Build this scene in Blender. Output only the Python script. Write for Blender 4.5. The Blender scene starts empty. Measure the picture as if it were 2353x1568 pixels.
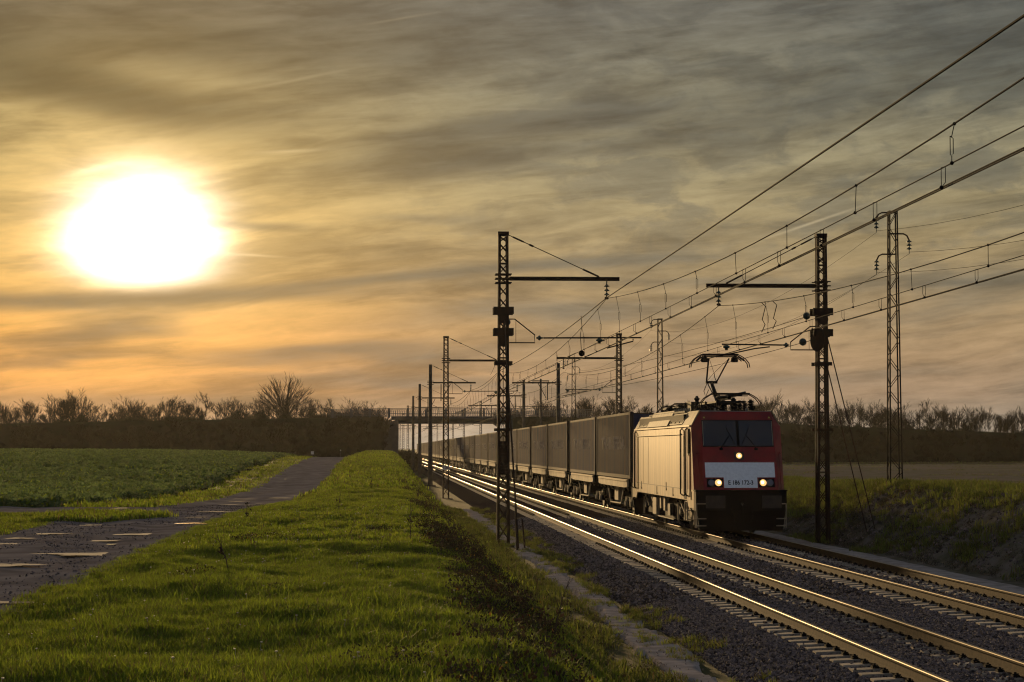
import bpy, bmesh, math, random
import numpy as np
from mathutils import Vector, Matrix, Euler, noise as mnoise

S = bpy.context.scene
COL = S.collection
R = math.radians
random.seed(7)
RNG = np.random.default_rng(11)

# ------------------------------------------------------------------ camera
CAM_H = 2.70                      # metres above the rail heads (z = 0)
YAW, PITCH = R(3.436), R(2.903)   # tracks run along +Y
cam = bpy.data.cameras.new('camera')
cam.sensor_width = 36.0
cam.lens = 36.0 * 8500 / 4096
cam.clip_start, cam.clip_end = 0.5, 9000
camo = bpy.data.objects.new('camera', cam)
camo.location = (0, 0, CAM_H)
camo.rotation_euler = (R(90) + PITCH, 0, -YAW)
COL.objects.link(camo)
S.camera = camo

# ------------------------------------------------------------------ exposure and render settings
S.view_settings.view_transform = 'Standard'
S.view_settings.look = 'None'
S.view_settings.exposure = 0.0
S.view_settings.gamma = 1.0
S.view_settings.use_curve_mapping = False
S.render.engine = 'CYCLES'
cy = S.cycles
cy.use_denoising = True
try:
    cy.denoiser = 'OPENIMAGEDENOISE'
except Exception:
    pass
cy.filter_width = 1.15
cy.max_bounces = 6
cy.diffuse_bounces = 2
cy.glossy_bounces = 3
cy.transmission_bounces = 4
cy.volume_bounces = 0
cy.transparent_max_bounces = 6
cy.sample_clamp_indirect = 4.0
cy.caustics_reflective = False
cy.caustics_refractive = False

# ------------------------------------------------------------------ sun and sky directions
SUN_AZ, SUN_EL = -6.4, 5.9        # degrees: azimuth from +Y towards +X, elevation
sun = bpy.data.lights.new('sun', 'SUN')
sun.energy = 3.6
sun.angle = R(1.2)
sun.color = (1.0, 0.66, 0.30)
suno = bpy.data.objects.new('sun', sun)
d = Vector((math.sin(R(SUN_AZ)) * math.cos(R(SUN_EL)), math.cos(R(SUN_AZ)) * math.cos(R(SUN_EL)), math.sin(R(SUN_EL))))
suno.rotation_euler = d.to_track_quat('Z', 'Y').to_euler()
suno.location = (-20, 60, 40)
COL.objects.link(suno)


class N:
    """tiny arithmetic wrapper round shader node sockets"""
    tree = None

    def __init__(s, sock): s.s = sock

    @staticmethod
    def _m(op, *a, clamp=False):
        n = N.tree.nodes.new('ShaderNodeMath'); n.operation = op; n.use_clamp = clamp
        for i, x in enumerate(a):
            if isinstance(x, N): N.tree.links.new(x.s, n.inputs[i])
            else: n.inputs[i].default_value = float(x)
        return N(n.outputs[0])

    def __add__(a, b): return N._m('ADD', a, b)
    __radd__ = __add__
    def __sub__(a, b): return N._m('SUBTRACT', a, b)
    def __rsub__(a, b): return N._m('SUBTRACT', b, a)
    def __mul__(a, b): return N._m('MULTIPLY', a, b)
    __rmul__ = __mul__
    def __truediv__(a, b): return N._m('DIVIDE', a, b)
    def __rtruediv__(a, b): return N._m('DIVIDE', b, a)
    def __pow__(a, b): return N._m('POWER', a, b)


def nexp(a): return N._m('EXPONENT', a)
def nmax(a, b): return N._m('MAXIMUM', a, b)
def nmin(a, b): return N._m('MINIMUM', a, b)
def nclamp(a): return N._m('ADD', a, 0.0, clamp=True)


def smooth(a, lo, hi):
    n = N.tree.nodes.new('ShaderNodeMapRange'); n.interpolation_type = 'SMOOTHSTEP'
    N.tree.links.new(a.s, n.inputs[0])
    n.inputs[1].default_value = lo; n.inputs[2].default_value = hi
    return N(n.outputs[0])


def comb(x, y, z):
    n = N.tree.nodes.new('ShaderNodeCombineXYZ')
    for i, v in enumerate((x, y, z)):
        if isinstance(v, N): N.tree.links.new(v.s, n.inputs[i])
        else: n.inputs[i].default_value = float(v)
    return N(n.outputs[0])


def noise3(vec, scale, detail=4, rough=0.55, dist=0.0):
    n = N.tree.nodes.new('ShaderNodeTexNoise')
    N.tree.links.new(vec.s, n.inputs['Vector'])
    n.inputs['Scale'].default_value = scale; n.inputs['Detail'].default_value = detail
    n.inputs['Roughness'].default_value = rough; n.inputs['Distortion'].default_value = dist
    return N(n.outputs[0])


def ramp(a, stops, interp='B_SPLINE'):
    n = N.tree.nodes.new('ShaderNodeValToRGB')
    if interp: n.color_ramp.interpolation = interp
    N.tree.links.new(a.s, n.inputs[0])
    el = n.color_ramp.elements
    while len(el) < len(stops): el.new(0.5)
    for e, (p, c) in zip(el, stops):
        e.position = p; e.color = (*c, 1) if len(c) == 3 else c
    return N(n.outputs[0])


def mix(f, a, b, mode='MIX'):
    n = N.tree.nodes.new('ShaderNodeMix'); n.data_type = 'RGBA'; n.blend_type = mode
    n.clamp_result = False; n.clamp_factor = True
    for sock, v in ((n.inputs[0], f), (n.inputs[6], a), (n.inputs[7], b)):
        if isinstance(v, N): N.tree.links.new(v.s, sock)
        elif isinstance(v, (int, float)): sock.default_value = v
        else: sock.default_value = (*v, 1)
    return N(n.outputs[2])


# ------------------------------------------------------------------ world: evening sky with stretched cloud
W = bpy.data.worlds.new('World'); S.world = W; W.use_nodes = True
t = W.node_tree; t.nodes.clear(); N.tree = t
tc = t.nodes.new('ShaderNodeTexCoord')
sep = t.nodes.new('ShaderNodeSeparateXYZ'); t.links.new(tc.outputs['Generated'], sep.inputs[0])
X, Y, Z = (N(sep.outputs[i]) for i in range(3))
AZ = N._m('ARCTAN2', X, Y) * 57.29578
EL = N._m('ARCSINE', Z) * 57.29578
Zc = nmax(Z, 0.0)
inv = 1.0 / (Zc + 0.09)
P = comb(X * inv, Y * inv, 0.0)           # flat cloud sheet seen in perspective
warp = noise3(P, 0.55, 3, 0.5)
warp2 = noise3(comb(Y * inv, X * inv, 3.1), 0.6, 3, 0.5)
AZw = AZ + (warp - 0.5) * 9.0
ELw = EL + (warp2 - 0.5) * 2.6


def dirof(px, py):                         # display pixel of the photograph (2353 wide) -> azimuth, elevation
    return (math.degrees(math.atan((px - 1176.5) / 4883)) + 3.436, math.degrees(math.atan((784 - py) / 4883)) + 2.903)


def blob(px, py, w, h, tilt=0, soft=1.0, warped=True):
    a0, e0 = dirof(px, py)
    k = 57.2958 / 4883
    w, h = w * k, h * k
    c, s_ = math.cos(R(tilt)), math.sin(R(tilt))
    A = (AZw if warped else AZ) - a0
    E = (ELw if warped else EL) - e0
    u = (A * (c / w) + E * (s_ / w))
    v = (E * (c / h) - A * (s_ / h))
    return nexp((u * u + v * v) * -soft)


# colour of the lit cloud veil by elevation
e01 = nclamp((EL + 1.0) / 31.0)
base_l = ramp(e01, [(0.0, (.56, .49, .38)), (0.045, (.52, .42, .31)), (0.07, (.70, .32, .10)), (0.115, (.88, .37, .08)), (0.175, (.58, .32, .09)),
                    (0.24, (.46, .30, .10)), (0.31, (.40, .30, .125)), (0.36, (.22, .18, .095)), (0.405, (.135, .118, .078)), (0.7, (.13, .12, .10)), (1.0, (.14, .13, .12))])
base_r = ramp(e01, [(0.0, (.50, .45, .36)), (0.045, (.42, .36, .28)), (0.07, (.38, .25, .155)), (0.12, (.42, .275, .145)), (0.18, (.385, .275, .14)),
                    (0.24, (.34, .27, .14)), (0.31, (.28, .25, .155)), (0.36, (.205, .195, .14)), (0.41, (.145, .143, .118)), (0.7, (.13, .13, .12)), (1.0, (.14, .135, .125))])
side = smooth(AZ, -8.0, 6.0)
veil = mix(side, base_l, base_r)
# cloud density: long streaks low down, softer ripples higher up
hi_ = smooth(EL, 18.0, 35.0)
SH = EL - AZ * 0.10
bow = (noise3(comb(AZ * 0.07, EL * 0.16, 2.0), 1.0, 3, 0.5) - 0.5) * 3.0
n1 = noise3(comb(AZ * 0.075, SH * 0.34 + bow * 0.5, 0.0), 1.0, 3, 0.5, 0.5)
n3 = noise3(comb(AZ * 0.16 + bow, SH * 0.85 + bow * 0.8, 4.0), 1.0, 4, 0.55, 0.3)
n4 = noise3(comb(AZ * 0.26, SH * 1.7 + bow, 7.0), 1.0, 7, 0.60, 0.35)
n2 = noise3(P, 1.3, 6, 0.6, 0.6)
dens_lo = smooth(n1 * 0.40 + n3 * 0.42 + n4 * 0.18, 0.45, 0.60)
dens = dens_lo * (1.0 - hi_) + smooth(n2, 0.42, 0.62) * hi_
fine = n4
# named masses of cloud
D = (blob(250, 240, 330, 50, -7) * 0.95 + blob(60, 170, 330, 70, -20) * 0.55 + blob(560, 110, 520, 50, -3) * 0.40
     + blob(1190, 300, 330, 36, 7) * 0.85 + blob(1120, 378, 260, 22, 3) * 0.5 + blob(1650, 330, 300, 30, 10) * 0.25
     + blob(60, 695, 330, 30, 2) * 1.0 + blob(470, 688, 360, 15, 3, 1.0, False) * 0.8 + blob(930, 637, 420, 12, 5, 1.0, False) * 0.85
     + blob(1380, 603, 330, 12, 2, 1.0, False) * 0.5 + blob(300, 755, 140, 32, 8) * 0.85
     + blob(760, 812, 300, 20, 2) * 0.8 + blob(1240, 722, 260, 24, 3) * 0.7 + blob(960, 880, 420, 24, 0) * 0.55 + blob(400, 925, 500, 22, 0, 1.0, False) * 0.45
     + blob(1850, 260, 300, 60, 12) * 0.40 + blob(2250, 110, 300, 80, 12) * 0.45 + blob(540, 508, 110, 10, 0) * 0.6
     + blob(2250, 645, 260, 16, 0) * 0.45 + blob(1650, 650, 240, 14, -3) * 0.4 + blob(1700, 860, 400, 18, 0) * 0.4 + blob(150, 825, 200, 10, 3) * 0.4
     + blob(980, 490, 140, 10, 0) * 0.35 + blob(2200, 430, 260, 20, 8) * 0.3 + blob(1950, 530, 260, 16, 5) * 0.25)
n5 = noise3(comb(AZ * 0.8 + EL * 0.5, SH * 3.4 + bow, 11.0), 1.0, 6, 0.65, 0.4)
n6 = noise3(comb(AZ * 0.42 - EL * 0.25, EL * 0.95 + AZ * 0.10 + bow * 0.4, 15.0), 1.0, 7, 0.62, 0.5)
mottle = smooth(n6, 0.44, 0.62) * smooth(AZ, -2.0, 7.0) * smooth(EL, 3.0, 7.0)
D = D * (0.45 + n5 * 1.15) + mottle * 0.42
B = (blob(900, 470, 420, 60, 6) * 0.30 + blob(330, 860, 420, 22, 0) * 0.25 + blob(1500, 500, 300, 60, 8) * 0.18
     + blob(120, 520, 200, 50, 0) * 0.1 + blob(900, 760, 260, 14, 2) * 0.25 + blob(350, 300, 300, 26, 0) * 0.15)
streak = (blob(205, 404, 75, 9, 14, 1.0, False) * 2.2 + blob(700, 183, 110, 3.2, 12, 1.0, False) * 0.35 + blob(660, 352, 75, 4, 3, 1.0, False) * 0.5
          + blob(915, 45, 90, 3, 10, 1.0, False) * 0.3 + blob(1240, 252, 110, 4, 0, 1.0, False) * 0.35 + blob(580, 590, 60, 3, -3, 1.0, False) * 0.7)
streak = streak * smooth(fine, 0.3, 0.62)
contrail = blob(1868, 518, 95, 3.0, 18, 1.0, False) * 0.75
dark = 1.0 - nexp((dens * 0.62 * (1.0 - nclamp(B) * 0.8) + D * 1.75) * -1.0)
# cloud underside colour: olive grey on high, slate low down
under = ramp(e01, [(0.0, (.15, .15, .13)), (0.08, (.115, .125, .11)), (0.16, (.075, .088, .076)), (0.22, (.095, .092, .058)), (0.32, (.085, .078, .042)),
                   (0.38, (.052, .048, .028)), (0.44, (.05, .047, .036)), (1.0, (.09, .085, .08))])
under_r = mix(side, under, ramp(e01, [(0.0, (.16, .16, .135)), (0.10, (.14, .148, .125)), (0.18, (.115, .128, .112)), (0.28, (.085, .093, .080)), (0.45, (.070, .078, .074)), (1.0, (.10, .097, .092))]))
sky = mix(dark, veil, under_r)
puff = smooth(n4 * 0.55 + n3 * 0.45, 0.42, 0.62)
n7 = noise3(comb(AZ * 0.30, SH * 5.2 + bow * 1.5, 21.0), 1.0, 6, 0.7, 0.3)
lift = 1.02 - puff * 0.30 + (n5 - 0.5) * 0.70 + (n7 - 0.5) * 0.40 + B * 0.75
sky = mix(1.0, sky, comb(lift, lift, lift), 'MULTIPLY')
# the eastern half of the sky, behind the camera, is clear dull blue
east = smooth(N._m('ABSOLUTE', AZ + 6.0), 40.0, 120.0)
sky = mix(east, mix(1.0, sky, (.965, 1.0, 1.05), 'MULTIPLY'), ramp(nclamp(EL / 90.0), [(0.0, (.20, .19, .20)), (.15, (.20, .225, .27)), (.5, (.16, .20, .27)), (1.0, (.13, .155, .20))]))
# sun behind the veil
sa, se = dirof(325, 556)
ux, uy = (AZ - sa) / 1.24, (EL - se) / 0.84
asym = 1.0 + smooth(EL - se, 0.0, 1.2) * -0.22
r2 = ux * ux + (uy * asym) * (uy * asym)
wob = 1.0 + (noise3(comb(AZ * 0.5, EL * 2.2, 9.0), 1.0, 4, 0.6) - 0.5) * 0.5
r2 = r2 * wob
occl = 1.0 - nclamp(dark) * 0.85
low_cut = smooth(EL - se, -1.62, -0.95) * 0.95 + 0.05
core = nexp(nmax(r2, 0.0001) ** 1.25 * (-1.0 / 1.95)) * 5.0 * low_cut * (0.45 + 0.55 * occl)
halo = nexp(r2 * (-1.0 / 5.5)) * 0.70 * (occl * 0.8 + 0.2)
wide = nexp(r2 * (-1.0 / 20.0)) * 0.26 * occl
glow = mix(1.0, mix(1.0, comb(core * 1.0, core * 0.93, core * 0.78), comb(halo * 1.0, halo * 0.70, halo * 0.32), 'ADD'),
           comb(wide * 1.0, wide * 0.62, wide * 0.18), 'ADD')
sky = mix(1.0, sky, glow, 'ADD')
st = streak + contrail
sky = mix(1.0, sky, comb(st * 0.28, st * 0.22, st * 0.13), 'ADD')
# below the horizon: dull ground tone
sky = mix(smooth(EL, -6.0, -1.0), (.10, .085, .06), sky)
nish = t.nodes.new('ShaderNodeTexSky'); nish.sky_type = 'NISHITA'; nish.sun_disc = False
nish.sun_elevation = R(SUN_EL); nish.sun_rotation = R(SUN_AZ); nish.air_density = 1.2; nish.dust_density = 3.0
bg1 = t.nodes.new('ShaderNodeBackground'); t.links.new(sky.s, bg1.inputs[0]); bg1.inputs[1].default_value = 0.97
bg2 = t.nodes.new('ShaderNodeBackground'); t.links.new(nish.outputs[0], bg2.inputs[0]); bg2.inputs[1].default_value = 0.0025
add = t.nodes.new('ShaderNodeAddShader'); out = t.nodes.new('ShaderNodeOutputWorld')
t.links.new(bg1.outputs[0], add.inputs[0]); t.links.new(bg2.outputs[0], add.inputs[1]); t.links.new(add.outputs[0], out.inputs[0])
W.cycles.sampling_method = 'MANUAL'
W.cycles.sample_map_resolution = 1024


# ------------------------------------------------------------------ materials
def mat(name, col, rough=0.7, metal=0.0, var=0.0, vscale=4.0, bump=0.0, bscale=20.0, col2=None, emit=None, estr=0.0,
        spec=0.5, stretch=(1, 1, 1), trans=0.0, rnd=0.0, detail=4, world=False, alpha=None):
    m = bpy.data.materials.new(name); m.use_nodes = True
    nt = m.node_tree; N.tree = nt
    bs = nt.nodes['Principled BSDF']
    bs.inputs['Roughness'].default_value = rough
    bs.inputs['Metallic'].default_value = metal
    bs.inputs['Specular IOR Level'].default_value = spec
    c = None
    tcn = nt.nodes.new('ShaderNodeTexCoord')
    mp = nt.nodes.new('ShaderNodeMapping'); mp.inputs['Scale'].default_value = stretch
    if world:
        g = nt.nodes.new('ShaderNodeNewGeometry'); nt.links.new(g.outputs['Position'], mp.inputs[0])
    else:
        nt.links.new(tcn.outputs['Object'], mp.inputs[0])
    V = N(mp.outputs[0])
    if var or col2:
        f = noise3(V, vscale, detail, 0.6)
        f = smooth(f, 0.34, 0.66)
        c2 = col2 if col2 else tuple(max(0, x * (1 - var)) for x in col)
        c = mix(f, col, c2)
    if rnd:
        oi = nt.nodes.new('ShaderNodeObjectInfo')
        r_ = N(oi.outputs['Random'])
        k = (1 - rnd) + r_ * (2 * rnd)
        c = mix(1.0, c if c else col, comb(k, k, k), 'MULTIPLY')
    if c: nt.links.new(c.s, bs.inputs['Base Color'])
    else: bs.inputs['Base Color'].default_value = (*col, 1)
    if bump:
        b = nt.nodes.new('ShaderNodeBump'); b.inputs['Distance'].default_value = bump; b.inputs['Strength'].default_value = 0.8
        nt.links.new(noise3(V, bscale, 5, 0.65).s, b.inputs['Height']); nt.links.new(b.outputs[0], bs.inputs['Normal'])
    if emit:
        bs.inputs['Emission Color'].default_value = (*emit, 1); bs.inputs['Emission Strength'].default_value = estr
    if trans:
        tr = nt.nodes.new('ShaderNodeBsdfTranslucent')
        if c: nt.links.new(c.s, tr.inputs[0])
        else: tr.inputs[0].default_value = (*col, 1)
        ms = nt.nodes.new('ShaderNodeMixShader'); ms.inputs[0].default_value = trans
        o = nt.nodes['Material Output']
        nt.links.new(bs.outputs[0], ms.inputs[1]); nt.links.new(tr.outputs[0], ms.inputs[2]); nt.links.new(ms.outputs[0], o.inputs[0])
    return m


M = {}
M['iron'] = mat('dark painted iron', (.026, .019, .013), .85, 0, .5, 6, 0.004, 40, col2=(.04, .022, .013), spec=.12)
M['galv'] = mat('weathered steel arm', (.016, .014, .012), .9, 0, .4, 5, spec=.08)
M['concrete_mast'] = mat('mast concrete', (.075, .066, .056), .95, 0, .35, 3, 0.004, 30, spec=.1)
M['wire'] = mat('tarnished copper wire', (.010, .008, .006), .9, 0, spec=.05)
M['insul'] = mat('glass insulator', (.04, .06, .045), .3, 0.0, spec=.3)
M['rail_side'] = mat('rusty rail side', (.085, .052, .024), .85, 0, .35, 9, 0.001, 60, spec=.1)
M['rail_head'] = mat('polished rail head', (.21, .15, .08), .42, 1.0, .12, 3, stretch=(40, .3, 1))
M['sleeper'] = mat('sleeper concrete', (.42, .35, .27), .8, 0, .3, 8, 0.003, 60, rnd=.2, spec=.2)
M['clip'] = mat('sleeper fastening', (.014, .011, .009), .9, 0, spec=.08)
M['stone'] = mat('ballast stone', (.17, .125, .105), .8, 0, .4, 9, rnd=.75, col2=(.10, .085, .09), spec=.12)
M['ballast'] = mat('ballast bed', (.055, .043, .038), 1, 0, .5, 16, 0.008, 22, detail=8, world=True, spec=0)
M['walk'] = mat('pale walkway grit', (.38, .33, .30), 1.0, 0, .4, 2.5, 0.004, 40, detail=8, world=True, spec=.0)
M['asphalt'] = mat('worn farm track surface', (.25, .215, .195), 1.0, 0, .45, .9, 0.006, 9, detail=9, world=True, col2=(.15, .125, .112), spec=.0)
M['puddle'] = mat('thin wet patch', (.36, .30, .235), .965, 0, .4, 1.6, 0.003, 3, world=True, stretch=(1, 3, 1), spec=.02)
M['soil'] = mat('verge soil', (.055, .050, .022), .95, 0, .5, 1.4, 0.03, 8, detail=8, world=True, col2=(.05, .06, .018), spec=.12)
M['grass_far'] = mat('grass ground', (.060, .075, .016), .9, 0, .5, .5, 0.05, 5, detail=9, world=True, col2=(.045, .05, .018), spec=.12)
M['cropsoil'] = mat('crop field soil', (.04, .045, .018), 1, 0, .5, .8, 0.03, 4, detail=9, world=True, spec=0)
M['plough'] = mat('ploughed soil', (.21, .165, .13), 1, 0, .4, .35, 0.05, 3, detail=9, world=True, stretch=(.35, 1.6, 1), col2=(.15, .14, .085), spec=0)
M['bank'] = mat('cutting bank earth', (.08, .075, .045), 1, 0, .5, 1.2, 0.03, 6, detail=9, world=True, col2=(.15, .13, .11), spec=0)
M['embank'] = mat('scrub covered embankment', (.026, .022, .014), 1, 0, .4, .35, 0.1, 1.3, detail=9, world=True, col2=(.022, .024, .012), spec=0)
M['bridge'] = mat('bridge concrete', (.075, .074, .075), .95, 0, .35, .6, 0.01, 8, detail=7, spec=.1)
M['bridge_rail'] = mat('bridge railing steel', (.05, .05, .055), .6, .3)
M['puddle_wet'] = mat('standing water', (.03, .025, .02), .06, 0, 0, 1, 0.002, 2.0, world=True, spec=.5)
M['bark'] = mat('bare bark', (.075, .050, .028), .85, 0, .3, 6)


# ------------------------------------------------------------------ mesh helpers
class MB:
    def __init__(s): s.v = []; s.f = []; s.m = []

    def add(s, v, f, mi=0):
        b = len(s.v); s.v.extend([tuple(p) for p in v]); s.f.extend([tuple(i + b for i in q) for q in f]); s.m.extend([mi] * len(f)); return s

    def box(s, x0, x1, y0, y1, z0, z1, mi=0):
        v = [(x0, y0, z0), (x1, y0, z0), (x1, y1, z0), (x0, y1, z0), (x0, y0, z1), (x1, y0, z1), (x1, y1, z1), (x0, y1, z1)]
        return s.add(v, [(0, 3, 2, 1), (4, 5, 6, 7), (0, 1, 5, 4), (1, 2, 6, 5), (2, 3, 7, 6), (3, 0, 4, 7)], mi)

    def hexa(s, lo, hi, mi=0):                 # two quads of four points, lo below hi
        return s.add(list(lo) + list(hi), [(0, 3, 2, 1), (4, 5, 6, 7), (0, 1, 5, 4), (1, 2, 6, 5), (2, 3, 7, 6), (3, 0, 4, 7)], mi)

    def bar(s, p, q, w, h=None, mi=0, up=(0, 0, 1)):
        h = h or w
        p, q = Vector(p), Vector(q); d_ = (q - p)
        if d_.length < 1e-6: return s
        d_.normalize(); u = Vector(up)
        if abs(d_.dot(u)) > .98: u = Vector((0, 1, 0))
        a = d_.cross(u).normalized(); b = a.cross(d_).normalized()
        a *= w / 2; b *= h / 2
        return s.hexa([p - a - b, p + a - b, p + a + b, p - a + b], [q - a - b, q + a - b, q + a + b, q - a + b], mi)

    def tube(s, pts, r, n=6, mi=0, cap=True):
        pts = [Vector(p) for p in pts]
        rs = r if isinstance(r, (list, tuple)) else [r] * len(pts)
        v = []; prev = None
        for i, p in enumerate(pts):
            d_ = (pts[min(i + 1, len(pts) - 1)] - pts[max(i - 1, 0)]).normalized()
            if prev is None:
                u = Vector((0, 0, 1)) if abs(d_.z) < .9 else Vector((1, 0, 0))
                a = d_.cross(u).normalized()
            else:
                a = (prev - d_ * prev.dot(d_)).normalized()
            prev = a; b = d_.cross(a)
            for k in range(n):
                an = 2 * math.pi * k / n
                v.append(p + (a * math.cos(an) + b * math.sin(an)) * rs[i])
        f = []
        for i in range(len(pts) - 1):
            for k in range(n):
                f.append((i * n + k, i * n + (k + 1) % n, (i + 1) * n + (k + 1) % n, (i + 1) * n + k))
        if cap:
            f.append(tuple(range(n))[::-1]); f.append(tuple((len(pts) - 1) * n + k for k in range(n)))
        return s.add(v, f, mi)

    def lathe(s, prof, origin, axis=(0, 0, 1), n=12, mi=0):   # prof: (radius, distance along the axis)
        ax = Vector(axis).normalized(); u = Vector((0, 0, 1)) if abs(ax.z) < .9 else Vector((1, 0, 0))
        a = ax.cross(u).normalized(); b = ax.cross(a); o = Vector(origin)
        v = []; f = []
        for (r_, h_) in prof:
            for k in range(n):
                an = 2 * math.pi * k / n
                v.append(o + ax * h_ + (a * math.cos(an) + b * math.sin(an)) * max(r_, 1e-4))
        for i in range(len(prof) - 1):
            for k in range(n):
                f.append((i * n + k, (i + 1) * n + k, (i + 1) * n + (k + 1) % n, i * n + (k + 1) % n))
        f.append(tuple(range(n))); f.append(tuple((len(prof) - 1) * n + k for k in range(n))[::-1])
        return s.add(v, f, mi)

    def mesh(s, name, mats, smooth_=False):
        me = bpy.data.meshes.new(name)
        me.from_pydata(s.v, [], s.f)
        for m_ in (mats if isinstance(mats, (list, tuple)) else [mats]): me.materials.append(m_)
        if any(s.m): me.polygons.foreach_set('material_index', s.m)
        if smooth_: me.polygons.foreach_set('use_smooth', [True] * len(me.polygons))
        me.update()
        return me

    def build(s, name, mats, parent=None, smooth_=False, **kw):
        return link(name, s.mesh(name, mats, smooth_), parent, **kw)


def link(name, data, parent=None, loc=(0, 0, 0), rot=(0, 0, 0), **kw):
    o = bpy.data.objects.new(name, data); COL.objects.link(o)
    o.location = loc; o.rotation_euler = rot
    if parent: o.parent = parent
    for k, v in kw.items(): o[k] = v
    return o


def tag(o, label=None, category=None, group=None, kind=None):
    for k, v in (('label', label), ('category', category), ('group', group), ('kind', kind)):
        if v: o[k] = v
        elif k in o: del o[k]
    return o


def empty(name, loc=(0, 0, 0), label=None, category=None, group=None, rz=0):
    o = link(name, None, None, loc, (0, 0, rz)); o.empty_display_size = .3
    return tag(o, label, category, group)


CHILD = {}


def copy_tree(o, parent=None):
    c = o.copy(); COL.objects.link(c); c.parent = parent
    for ch in kids(o): copy_tree(ch, c)
    return c


def kids(o):
    return [x for x in ALLKIDS().get(o, [])]


_kc = {'n': -1, 'd': {}}


def ALLKIDS():
    n_ = len(bpy.data.objects)
    if _kc['n'] != n_:
        d_ = {}
        for x in bpy.data.objects:
            if x.parent: d_.setdefault(x.parent, []).append(x)
        _kc['n'] = n_; _kc['d'] = d_
    return _kc['d']


def clone(o, loc, label=None, category=None, group=None):
    """copy of a thing with its parts and sub-parts"""
    tree = ALLKIDS()

    def rec(a, par):
        c = a.copy(); COL.objects.link(c); c.parent = par
        for ch in tree.get(a, []): rec(ch, c)
        return c
    c = rec(o, None); c.location = loc
    tag(c, label, category, group)
    return c


ORD = ['first', 'second', 'third', 'fourth', 'fifth', 'sixth', 'seventh', 'eighth', 'ninth', 'tenth', 'eleventh', 'twelfth', 'thirteenth',
       'fourteenth', 'fifteenth', 'sixteenth', 'seventeenth', 'eighteenth', 'nineteenth', 'twentieth']
_tens = {20: 'twenty', 30: 'thirty', 40: 'forty'}


def ordinal(i):                                # 1-based
    if i <= 20: return ORD[i - 1]
    tt, u = i // 10 * 10, i % 10
    if u == 0: return {30: 'thirtieth', 40: 'fortieth'}[tt]
    return _tens[tt] + '-' + ORD[u - 1]


_ct, _st, _cp, _sp = math.cos(YAW), math.sin(YAW), math.cos(PITCH), math.sin(PITCH)


def project(x, y, z):                          # numpy: world -> photograph pixel (4096 x 2730) and depth
    r_ = x * _ct - y * _st
    h_ = x * _st + y * _ct
    dz = z - CAM_H
    f_ = h_ * _cp + dz * _sp
    u = -h_ * _sp + dz * _cp
    return 2048 + 8500 * r_ / f_, 1365 - 8500 * u / f_, f_
# ------------------------------------------------------------------ ground heights
A1, A2 = 7.33, 11.06               # track centre lines (x)


def ip(v, xs, ys): return np.interp(v, xs, ys)


def vnoise(x, y, seed=0):
    """cheap smooth value noise, numpy"""
    xi, yi = np.floor(x).astype(int), np.floor(y).astype(int)
    xf, yf = x - xi, y - yi
    xf, yf = xf * xf * (3 - 2 * xf), yf * yf * (3 - 2 * yf)

    def h(a, b):
        n_ = (a * 374761393 + b * 668265263 + seed * 1442695041) & 0x7fffffff
        n_ = ((n_ ^ (n_ >> 13)) * 1274126177) & 0x7fffffff
        return ((n_ ^ (n_ >> 16)) & 0xffff) / 65535.0
    return (h(xi, yi) * (1 - xf) * (1 - yf) + h(xi + 1, yi) * xf * (1 - yf) + h(xi, yi + 1) * (1 - xf) * yf + h(xi + 1, yi + 1) * xf * yf)


def path_level(y):
    return ip(y, [-50, 55, 66, 85, 100, 125, 148, 173, 211, 235, 262, 300, 5000], [.92, .92, .80, .50, .32, .24, .62, 1.12, 1.64, 1.74, 1.55, 1.3, 1.3])


def field_extra(a, y):             # a swell of the crop field towards the embankment
    k = ip(y, [60, 100, 150, 200, 240, 300, 330], [0, .15, .40, .62, .62, .1, 0])
    return k * ip(-a, [8, 14, 24, 60, 120], [0.0, .35, .8, 1.0, .95])


def verge_level(a, y):
    p = path_level(y)
    v = ip(y, [0, 60, 80, 100, 130, 170, 200, 235, 270, 300, 5000], [.98, .98, .95, .92, 1.05, 1.62, 2.05, 2.28, 2.3, 1.9, 1.6])
    return p, v


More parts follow.
